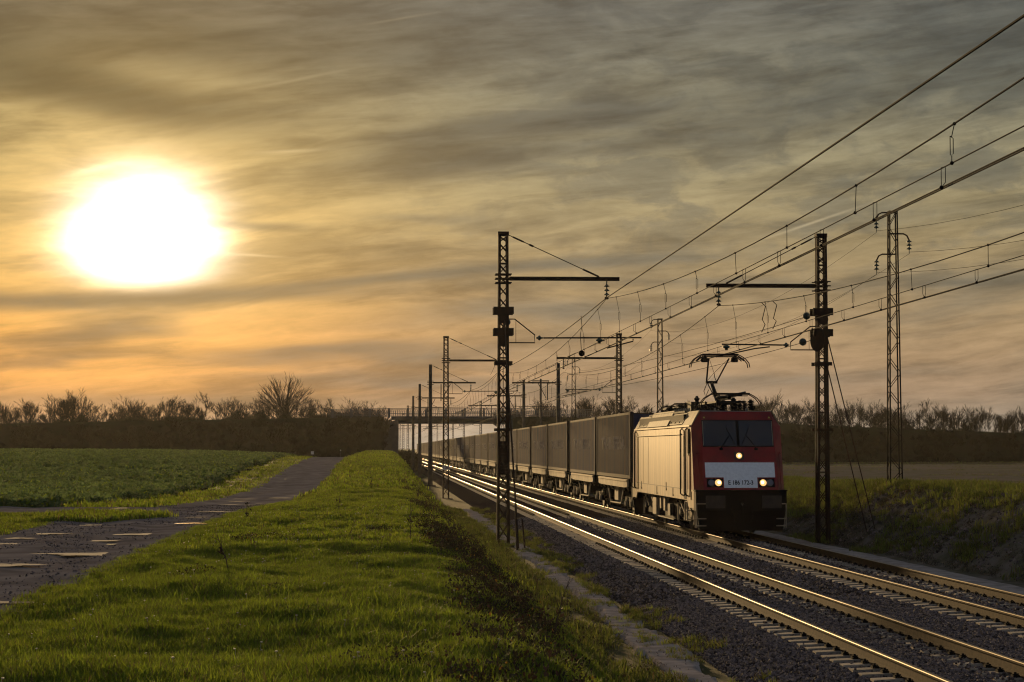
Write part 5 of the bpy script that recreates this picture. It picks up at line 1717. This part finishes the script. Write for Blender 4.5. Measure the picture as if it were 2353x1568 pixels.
# bogies
for yc, nm in ((3.9, 0), (LEN - 3.9, 1)):
    mb = MB()
    for s_ in (-1, 1):
        x0, x1 = sorted((s_ * 1.0, s_ * 1.14))
        mb.box(x0, x1, yc - 2.0, yc + 2.0, .55, .78); mb.box(x0, x1, yc - .8, yc + .8, .35, .56)
    mb.box(-1.0, 1.0, yc - .4, yc + .4, .45, .8)
    bg = lk(mb, 'bogie', M['black'])
    for ya in (yc - 1.3, yc + 1.3):
        mb = MB(); mb.tube([(-.75, ya, .625), (.75, ya, .625)], .09, 8); lk(mb, 'axle', M['dirtsteel'], bg)
        for s_ in (-1, 1):
            mb = MB(); mb.lathe([(.10, -.07), (.5, -.07), (.56, -.06), (.625, -.05), (.625, .05), (.56, .06), (.2, .03), (.2, .09), (.05, .09)], (s_ * .77, ya, .625), (s_, 0, 0), 28); lk(mb, 'wheel', M['dirtsteel'], bg, smooth_=False)
            mb = MB(); mb.lathe([(.16, 0), (.17, .14), (.10, .20)], (s_ * 1.0, ya, .6), (s_, 0, 0), 14); lk(mb, 'axle_box', M['bright'] if ya < yc else M['dirtsteel'], bg)
    for s_ in (-1, 1):
        for ya in (yc - .35, yc + .35):
            mb = MB(); mb.lathe([(.13, 0), (.13, .32)], (s_ * 1.07, ya, .74), (0, 0, 1), 12); lk(mb, 'spring', M['dirtsteel'], bg)
        mb = MB(); mb.bar((s_ * 1.2, yc - 1.7, .62), (s_ * 1.22, yc - .9, .95), .07); mb.bar((s_ * 1.18, yc + .2, .6), (s_ * 1.2, yc + 1.2, 1.0), .05); lk(mb, 'damper', M['bright'], bg)
        mb = MB(); mb.box(*sorted((s_ * 1.15, s_ * 1.2)), yc + 1.75, yc + 1.82, .25, .9); mb.box(*sorted((s_ * 1.15, s_ * 1.2)), yc - 1.9, yc - 1.83, .28, .9); lk(mb, 'sand_pipe', M['bright'], bg)
for s_ in (-1, 1):
    for (y0, y1, z0, z1, mm, nm) in ((6.9, 7.5, .42, .82, 'dirtsteel', 'equipment_box'), (8.2, 8.6, .55, 1.0, 'bright', 'equipment_box'), (9.3, 9.6, .6, 1.0, 'bright', 'equipment_box'), (10.6, 11.6, .35, .95, 'bright', 'equipment_box'), (6.0, 10.2, .30, .34, 'dirtsteel', 'transformer_base')):
        mb = MB(); mb.box(*sorted((s_ * 1.18, s_ * 1.30)), y0, y1, z0, z1); lk(mb, nm, M[mm])
    mb = MB(); x = s_ * (HW - .03)
    for yy in (2.1, 2.6): mb.bar((x, yy, .40), (x, yy, 1.02), .035)
    for zz in (.42, .72, 1.0): mb.box(*sorted((x, x - s_ * .2)), 2.1, 2.6, zz, zz + .03)
    lk(mb, 'cab_step', M['bright'])
mb = MB(); mb.box(-1.15, 1.15, 6.2, 11.2, .32, 1.05); lk(mb, 'transformer', M['black'])
mb = MB(); mb.box(-1.2, 1.2, 3.9, 13.4, ZR - .01, ZR + .05); lk(mb, 'roof_walkway', M['roofgear'])


# roof gear: folded pantographs, busbars, insulators
def panto_base(y0, y1, tag_='pantograph_base'):
    mb = MB()
    for s_ in (-.45, .45): mb.bar((s_, y0, ZR + .30), (s_, y1, ZR + .30), .06)
    for yy in (y0, (y0 + y1) / 2, y1): mb.bar((-.45, yy, ZR + .30), (.45, yy, ZR + .30), .06)
    b_ = lk(mb, tag_, M['roofgear'])
    for s_ in (-.45, .45):
        for yy in (y0 + .05, y1 - .05):
            m2_ = MB(); m2_.lathe([(.05, 0), (.09, .03), (.05, .06), (.09, .10), (.05, .13), (.09, .17), (.05, .2), (.07, .26)], (s_, yy, ZR), (0, 0, 1), 12); lk(m2_, 'insulator', M['roofgear'], b_)
    return b_


def pan_head(mb, yc, zc, w=.98):
    for dy in (-.19, .19):
        pts_ = [(-w, yc + dy, zc - .42), (-w + .03, yc + dy, zc - .28), (-w + .14, yc + dy, zc - .14), (-.70, yc + dy, zc - .05), (-.60, yc + dy, zc - .0), (.60, yc + dy, zc - .0), (.70, yc + dy, zc - .05), (w - .14, yc + dy, zc - .14), (w - .03, yc + dy, zc - .28), (w, yc + dy, zc - .42)]
        mb.tube(pts_, .018, 6)
        mb.box(-.60, .60, yc + dy - .03, yc + dy + .03, zc - .02, zc + .035)
    mb.box(-.55, .55, yc - .18, yc + .18, zc - .07, zc - .045)


py = 4.2
pb = panto_base(4.3, 6.1)
knee = Vector((0, 5.95, 4.95)); foot = Vector((.03, 4.75, ZR + .36)); hz = 5.80
mb = MB(); mb.tube([foot, knee], [.085, .055], 8); lk(mb, 'lower_arm', M['roofgear'])
mb = MB(); mb.tube([foot + Vector((-.12, -.5, 0)), knee + Vector((-.1, .15, -.05))], .02, 6); mb.tube([knee + Vector((-.16, 0, -.05)), knee + Vector((-.26, 0, -.3)), knee + Vector((-.2, 0, -.5)), knee + Vector((-.1, .0, -.25))], .014, 6); lk(mb, 'guide_rod', M['roofgear'])
mb = MB(); mb.tube([knee + Vector((-.20, 0, 0)), knee + Vector((.20, 0, 0))], .045, 8); lk(mb, 'knee_joint', M['roofgear'])
for s_, xe in ((-1, -.34), (1, .34)):
    mb = MB(); mb.tube([knee + Vector((s_ * .17, 0, 0)), (xe, 4.35, hz - .12)], .028, 6); lk(mb, 'upper_arm', M['roofgear'])
mb = MB(); mb.tube([(0.02, 5.5, 5.25), (.33, 4.35, hz - .12)], .009, 4); mb.tube([(0.02, 5.5, 5.25), (-.17, 5.9, 4.98)], .009, 4); mb.tube([(0.02, 5.5, 5.25), (-.30, 4.4, hz - .14)], .007, 4); mb.tube([(0.02, 5.5, 5.25), (.06, 5.6, 5.1), (.16, 5.9, 4.98)], .013, 5); lk(mb, 'brace_wire', M['roofgear'])
mb = MB(); pan_head(mb, 4.2, hz); ph_ = lk(mb, 'contact_head', M['copper'])
for s_ in (-1, 1):
    mb = MB(); mb.lathe([(.10, 0), (.12, .03), (.11, .13), (.08, .16)], (s_ * .50, 4.2, hz - .24), (0, 0, 1), 12); mb.bar((s_ * .5, 4.05, hz - .06), (s_ * .5, 4.35, hz - .06), .05); lk(mb, 'suspension_box', M['roofgear'], ph_)
    mb = MB(); mb.tube([(s_ * .62, 4.2, hz - .05), (s_ * .80, 4.1, hz - .2)], .02, 5); mb.tube([(s_ * .55, 4.2, hz - .04), (s_ * .75, 4.3, hz - .2)], .02, 5); lk(mb, 'horn_brace', M['roofgear'], ph_)
# second, lowered pantograph in front of it and two at the rear
for (ya, yb_, z_) in ((1.9, 3.8, ZR + .48), (10.6, 12.4, ZR + .34), (13.2, 14.9, ZR + .30)):
    b_ = panto_base(ya, yb_)
    mb = MB(); mb.tube([(0, ya + .2, z_ - .05), (0, yb_, z_ - .02)], .06, 8); lk(mb, 'folded_arm', M['roofgear'])
    mb = MB()
    for s_ in (-1, 1): mb.tube([(s_ * .15, yb_, z_), (s_ * .36, ya + .1, z_ + .05)], .03, 6)
    lk(mb, 'folded_arm', M['roofgear'])
    mb = MB(); pan_head(mb, ya + .15, z_ + .07, .98); lk(mb, 'contact_head', M['copper'])
rr_ = random.Random(3)
for k in range(16):
    yy = 2.4 + k * .68 + rr_.uniform(-.2, .2); xx = rr_.choice([-.85, -.7, -.25, .3, .7, .9])
    mb = MB(); h = rr_.uniform(.16, .34) + (.16 if yy < 7 else 0)
    mb.lathe([(.05, 0)] + [q for j in range(4) for q in ((.10, h * (j + .3) / 4), (.055, h * (j + .6) / 4))] + [(.04, h)], (xx, yy, ZR + .04), (0, 0, 1), 10)
    lk(mb, 'roof_insulator', M['roofgear'])
for k in range(7):
    y0 = rr_.uniform(2, 11); xx = rr_.uniform(-.9, .9)
    mb = MB(); mb.tube([(xx, y0, ZR + .1), (xx, y0 + .1, ZR + .38), (xx + rr_.uniform(-.3, .3), y0 + 1.0, ZR + .42), (xx, y0 + 2.2, ZR + .33)], .022, 6); lk(mb, 'busbar', M['roofgear'])
mb = MB(); mb.box(-.5, .3, 7.3, 8.6, ZR + .1, ZR + .42); lk(mb, 'roof_cabinet', M['roofgear'])
mb = MB(); mb.tube([(-.35, 2.6, ZR + .42), (.55, 2.3, ZR + .60)], .05, 8); lk(mb, 'air_cylinder', M['dirtsteel'])
for k in range(9):
    mb = MB(); mb.lathe([(.03, 0), (.03, .08), (.015, .14)], (-RW + .02, 3.4 + k * .42, ZR), (0, 0, 1), 8); lk(mb, 'roof_stud', M['bright'])

# ------------------------------------------------------------------ container wagons
M['cont'] = mat('weathered container steel', (.150, .102, .078), .75, 0, .35, 1.1, 0, 5, stretch=(1, 7, .12), col2=(.052, .060, .092), detail=8, rnd=.35, spec=.03)
M['cont_blue'] = mat('dark blue container end', (.012, .016, .05), .5)
M['cont_dark'] = mat('container frame steel', (.07, .05, .036), .8, 0, .3, 2, rnd=.2, spec=.05)
M['letter'] = mat('faded container lettering', (.42, .36, .31), .8, 0, .7, 5, stretch=(1, 5, .6), col2=(.16, .14, .125), detail=8, spec=.03)
M['sill'] = mat('wagon side sill', (.33, .26, .17), .45, .3, .3, 1.2, col2=(.16, .12, .08))

CL, CZ0, CZ1, CHW = 13.3, 1.50, 4.17, 1.25
NW = 48
PER = (CL - .5) / NW


def corr(y):                                # corrugation depth at y (0 outer .. -0.036 inner)
    t_ = ((y - .25) / PER) % 1.0
    if y < .25 or y > CL - .25: return 0.0
    if t_ < .28: return 0.0
    if t_ < .42: return -.045 * (t_ - .28) / .14
    if t_ < .80: return -.045
    return -.045 * (1 - (t_ - .80) / .20)


def corr_side(s_):
    ys_ = [0, .25]
    for k in range(NW):
        for tt in (.0, .28, .42, .80): ys_.append(.25 + (k + tt) * PER)
    ys_ += [CL - .25, CL]
    ys_ = sorted(set(round(v, 5) for v in ys_))
    mb = MB(); v = []
    for y in ys_:
        x = s_ * (CHW + corr(y + 1e-6))
        v += [(x, y, CZ0 + .14), (x, y, CZ1 - .10)]
    f = [(2 * k, 2 * k + 2, 2 * k + 3, 2 * k + 1) if s_ > 0 else (2 * k + 1, 2 * k + 3, 2 * k + 2, 2 * k) for k in range(len(ys_) - 1)]
    mb.add(v, f); return mb.mesh('side_wall', M['cont'])


CS = {1: corr_side(1), -1: corr_side(-1)}
mb = MB(); mb.box(-CHW + .04, CHW - .04, .03, .07, CZ0 + .1, CZ1 - .08)
for k in range(9): mb.box(-CHW + .15 + k * .27, -CHW + .27 + k * .27, -.0, .029, CZ0 + .15, CZ1 - .12)
C_END = mb.mesh('end_wall', M['cont_blue'])
mb = MB(); mb.box(-CHW + .04, CHW - .04, CL - .07, CL - .03, CZ0 + .1, CZ1 - .08)
for xx in (-.9, -.35, .35, .9): mb.tube([(xx, CL - .01, CZ0 + .1), (xx, CL - .01, CZ1 - .1)], .022, 6)
C_DOOR = mb.mesh('door_end', M['cont_blue'])
mb = MB(); mb.box(-CHW + .02, CHW - .02, .02, CL - .02, CZ1 - .075, CZ1 - .03); C_ROOF = mb.mesh('roof', M['cont_dark'])


def cbox(nm, x0, x1, y0, y1, z0, z1, m_): mb_ = MB(); mb_.box(x0, x1, y0, y1, z0, z1); return (nm, mb_.mesh(nm, m_))


CFR = []
for s_ in (-1, 1):
    x0, x1 = sorted((s_ * (CHW - .08), s_ * (CHW + .006)))
    CFR.append(cbox('top_rail', x0, x1, .17, CL - .17, CZ1 - .10, CZ1 - .0, M['cont_dark']))
    CFR.append(cbox('bottom_rail', x0, x1, .17, CL - .17, CZ0, CZ0 + .14, M['cont_dark']))
    for yy in (0, CL - .16):
        CFR.append(cbox('corner_post', *sorted((s_ * (CHW - .14), s_ * (CHW + .012))), yy, yy + .16, CZ0 - .0, CZ1 + .01, M['cont_dark']))


def letters():
    """letters printed on the corrugated wall: cut along the folds and laid onto them"""
    cu = bpy.data.curves.new('t', 'FONT'); cu.body = 'TRANSFESA'; cu.size = 1.75; cu.align_x = 'CENTER'; cu.align_y = 'CENTER'; cu.offset = .035; cu.resolution_u = 2
    ob = bpy.data.objects.new('t', cu); me = bpy.data.meshes.new_from_object(ob); bpy.data.objects.remove(ob)
    bm = bmesh.new(); bm.from_mesh(me)
    xs_ = [v.co.x for v in bm.verts]; w = max(xs_) - min(xs_); k = 9.4 / w
    for v in bm.verts: v.co.x *= k
    n_ = 0
    for j in range(NW):
        for tt in (.0, .28, .42, .80):
            yv = CL / 2 - (.25 + (j + tt) * PER)
            if abs(yv) > 4.75: continue
            bmesh.ops.bisect_plane(bm, geom=bm.verts[:] + bm.edges[:] + bm.faces[:], plane_co=(yv, 0, 0), plane_no=(1, 0, 0))
    bmesh.ops.triangulate(bm, faces=bm.faces[:])
    for v in bm.verts:
        y = CL / 2 + v.co.x; zz = 2.91 + v.co.y * .43
        # mirrored so that it reads left to right from the left-hand side of the line
        yl = CL - y
        v.co = Vector((-(CHW + corr(yl) + .004), yl, zz))
    me2 = bpy.data.meshes.new('lettering'); bm.to_mesh(me2); bm.free(); me2.materials.append(M['letter'])
    return me2


LET = letters()


def container(y0, label, grp, full=True, lettered=True):
    o = empty('container', (A2, y0, 0), label, 'container', grp)
    for s_ in (-1, 1): link('side_wall', CS[s_], o)
    link('end_wall', C_END, o); link('roof', C_ROOF, o)
    if full: link('door_end', C_DOOR, o)
    for nm, me in CFR:
        if full or nm != 'corner_post' or True: link(nm, me, o)
    if lettered: link('lettering', LET, o)
    return o


PITCH_W, GAP_IN = 29.4, .9
WY0 = 84.6


def wagon_meshes():
    out = []
    for q in range(2):
        y0 = q * (CL + GAP_IN)
        for s_ in (-1, 1):
            mb = MB()
            x = s_ * 1.27; xi = s_ * 1.19
            # fish-bellied sill: deeper in the middle
            v = [(x, y0 + .9, 1.46), (x, y0 + CL - .9, 1.46), (x, y0 + CL - .9, 1.16), (x, y0 + CL - 2.2, 1.12), (x, y0 + 2.2, 1.12), (x, y0 + .9, 1.16)]
            mb.add(v + [(xi, p[1], p[2]) for p in v], [(0, 1, 2, 3, 4, 5) if s_ < 0 else (5, 4, 3, 2, 1, 0), (11, 10, 9, 8, 7, 6) if s_ < 0 else (6, 7, 8, 9, 10, 11)] + [(k, k + 6, (k + 1) % 6 + 6, (k + 1) % 6) for k in range(6)])
            out.append(('side_sill', mb.mesh('side_sill', M['sill'])))
            mb = MB(); mb.box(*sorted((x, x + s_ * .03)), y0 + 1.0, y0 + CL - 1.0, 1.38, 1.43); out.append(('sill_ledge', mb.mesh('sill_ledge', M['bright'])))
            mb = MB()
            za, zb = 1.12, .42
            mb.bar((s_ * 1.1, y0 + 3.5, za), (s_ * 1.1, y0 + 4.6, zb), .05); mb.bar((s_ * 1.1, y0 + 4.6, zb), (s_ * 1.1, y0 + CL - 4.6, zb - .03), .05); mb.bar((s_ * 1.1, y0 + CL - 4.6, zb), (s_ * 1.1, y0 + CL - 3.5, za), .05)
            out.append(('truss', mb.mesh('truss', M['bright'])))
            mb = MB(); mb.box(*sorted((s_ * .85, s_ * 1.05)), y0 + 6.2, y0 + 7.6, .5, 1.1); out.append(('equipment_box', mb.mesh('equipment_box', M['sill'])))
            mb = MB()
            for k in range(8):
                yy = y0 + 1.2 + k * 1.55; mb.bar((s_ * 1.24, yy, 1.14), (s_ * 1.12, yy + .5, .98), .05, .04)
            out.append(('lashing_hooks', mb.mesh('lashing_hooks', M['bright'])))
        mb = MB(); mb.box(-1.1, 1.1, y0 + .05, y0 + CL - .05, 1.13, 1.44); mb.box(-.35, .35, y0 - .3, y0 + CL + .3, .85, 1.13); out.append(('centre_frame', mb.mesh('centre_frame', M['black'])))
    mb = MB()
    for yy in (-.55, 2 * CL + GAP_IN + .1):
        mb.box(-1.2, 1.2, yy, yy + .45, .9, 1.3)
    out.append(('headstock', mb.mesh('headstock', M['black'])))
    return out


WM = wagon_meshes()


def wheelset(full):
    mb = MB(); mb.tube([(-1.0, 0, .46), (1.0, 0, .46)], .07, 8)
    for s_ in (-1, 1): mb.lathe([(.1, -.06), (.38, -.05), (.46, -.05), (.46, .05), (.38, .05), (.15, .03), (.15, .09), (.03, .09)], (s_ * .76, 0, .46), (s_, 0, 0), 20 if full else 12)
    return mb.mesh('wheelset', M['dirtsteel'])


WSET, WSETF = wheelset(True), wheelset(False)
mb = MB()
for s_ in (-1, 1):
    x0, x1 = sorted((s_ * .95, s_ * 1.08))
    mb.box(x0, x1, -1.25, 1.25, .55, .72); mb.box(x0, x1, -.45, .45, .36, .56)
    for yy in (-.9, .9): mb.box(*sorted((s_ * .93, s_ * 1.14)), yy - .16, yy + .16, .34, .62)
mb.box(-.95, .95, -.25, .25, .5, .85)
BOG = mb.mesh('bogie', M['black'])
mb = MB()
for s_ in (-1, 1):
    for yy in (-.9, .9): mb.lathe([(.11, 0), (.11, .03)], (s_ * 1.14, yy, .46), (s_, 0, 0), 10)
    for yy in (-1.15, -.65, .65, 1.15): mb.box(*sorted((s_ * 1.09, s_ * 1.13)), yy - .03, yy + .03, .36, .74)
CAPS = mb.mesh('bearing_cover', M['bright'])

n_c = 0
for w in range(19):
    y0 = WY0 + w * PITCH_W
    wo = empty('container_wagon', (A2, y0, 0), f'{ordinal(w + 1)} twin flat wagon behind the locomotive, carrying two containers', 'wagon', 'articulated container wagons of the train')
    for nm, me in WM:
        if w > 7 and nm in ('sill_ledge', 'truss', 'lashing_hooks', 'equipment_box'): continue
        link(nm, me, wo)
    for yb_ in (1.7, CL + GAP_IN / 2, 2 * CL + GAP_IN - 1.7):
        b_ = link('bogie', BOG, wo, (0, yb_, 0))
        if w < 12:
            for yy in (-.9, .9): link('wheelset', WSET if w < 4 else WSETF, b_, (0, yy, 0))
        if w < 6: link('bearing_cover', CAPS, b_)
    for q in range(2):
        n_c += 1
        container(y0 + q * (CL + GAP_IN), f'{ordinal(n_c)} brown corrugated freight container behind the locomotive', 'brown containers riding on the train', w < 5, w < 10)
# ------------------------------------------------------------------ driver in the cab
def person():
    o = empty('person', (A2 - .62, LY0 + 1.55, 1.42), 'driver in a dark jacket seated behind the left half of the windscreen', 'person')
    pts = {'pel': (0, 0, .50), 'spi': (0, .03, .75), 'che': (0, .03, 1.0), 'nek': (0, .01, 1.18), 'hed': (0, -.03, 1.30),
           'shl': (-.19, .03, 1.08), 'ell': (-.25, -.08, .82), 'hal': (-.16, -.36, .80), 'shr': (.19, .03, 1.08), 'elr': (.25, -.08, .82), 'har': (.16, -.36, .80),
           'hil': (-.1, 0, .47), 'knl': (-.14, -.42, .50), 'fol': (-.14, -.40, .06), 'hir': (.1, 0, .47), 'knr': (.14, -.42, .50), 'for': (.14, -.40, .06)}
    rad = {'pel': .15, 'spi': .14, 'che': .16, 'nek': .06, 'hed': .07, 'shl': .07, 'ell': .05, 'hal': .035, 'shr': .07, 'elr': .05, 'har': .035, 'hil': .09, 'knl': .07, 'fol': .045, 'hir': .09, 'knr': .07, 'for': .045}
    ed = [('pel', 'spi'), ('spi', 'che'), ('che', 'nek'), ('nek', 'hed'), ('che', 'shl'), ('shl', 'ell'), ('ell', 'hal'), ('che', 'shr'), ('shr', 'elr'), ('elr', 'har'), ('pel', 'hil'), ('hil', 'knl'), ('knl', 'fol'), ('pel', 'hir'), ('hir', 'knr'), ('knr', 'for')]
    ks = list(pts)
    me = bpy.data.meshes.new('body'); me.from_pydata([pts[k] for k in ks], [(ks.index(a), ks.index(b)) for a, b in ed], [])
    me.materials.append(mat('driver jacket', (.05, .05, .07), .8))
    b = link('body', me, o)
    md = b.modifiers.new('skin', 'SKIN')
    me.skin_vertices.new() if not me.skin_vertices else None
    for i_, k in enumerate(ks): me.skin_vertices[0].data[i_].radius = (rad[k], rad[k])
    me.skin_vertices[0].data[0].use_root = True
    s_ = b.modifiers.new('sub', 'SUBSURF'); s_.levels = s_.render_levels = 1
    sk = mat('driver skin', (.42, .24, .16), .6)
    mb = MB(); mb.lathe([(.02, -.13), (.06, -.11), (.085, -.03), (.09, .04), (.075, .10), (.04, .13)], (0, -.04, 1.36), (0, 0, 1), 14)
    mb.lathe([(.018, 0), (.012, .03)], (0, -.12, 1.35), (0, -1, -.3), 6)
    for q in (-1, 1): mb.lathe([(.025, 0), (.02, .015)], (q * .088, -.03, 1.36), (q, 0, 0), 8)
    h = mb.build('head', sk, o, smooth_=True)
    mb = MB(); mb.lathe([(.093, .03), (.088, .09), (.05, .145), (.01, .15)], (0, -.025, 1.365), (0, 0, 1), 14); mb.build('hair', mat('driver hair', (.03, .02, .015), .8), o, smooth_=True)
    for q in (-1, 1):
        mb = MB()
        for j in range(5): mb.tube([(q * .16 + (j - 2) * .016, -.36, .80), (q * .16 + (j - 2) * .019, -.42, .79), (q * .16 + (j - 2) * .018, -.45 + abs(j - 1.6) * .008, .76)], .009, 5)
        mb.build('hand', sk, o)


person()

# ------------------------------------------------------------------ evening haze
mh = bpy.data.materials.new('haze'); mh.use_nodes = True
nt = mh.node_tree; nt.nodes.clear()
om = nt.nodes.new('ShaderNodeOutputMaterial'); pv = nt.nodes.new('ShaderNodeVolumePrincipled')
pv.inputs['Color'].default_value = (.92, .88, .80, 1); pv.inputs['Density'].default_value = 0.00006; pv.inputs['Anisotropy'].default_value = 0.55
nt.links.new(pv.outputs[0], om.inputs['Volume'])
mb = MB(); mb.box(-700, 700, -40, 1100, -3.0, 15.0)
hz_ = mb.build('haze', mh, kind='stuff')
hz_.display_type = 'WIRE'
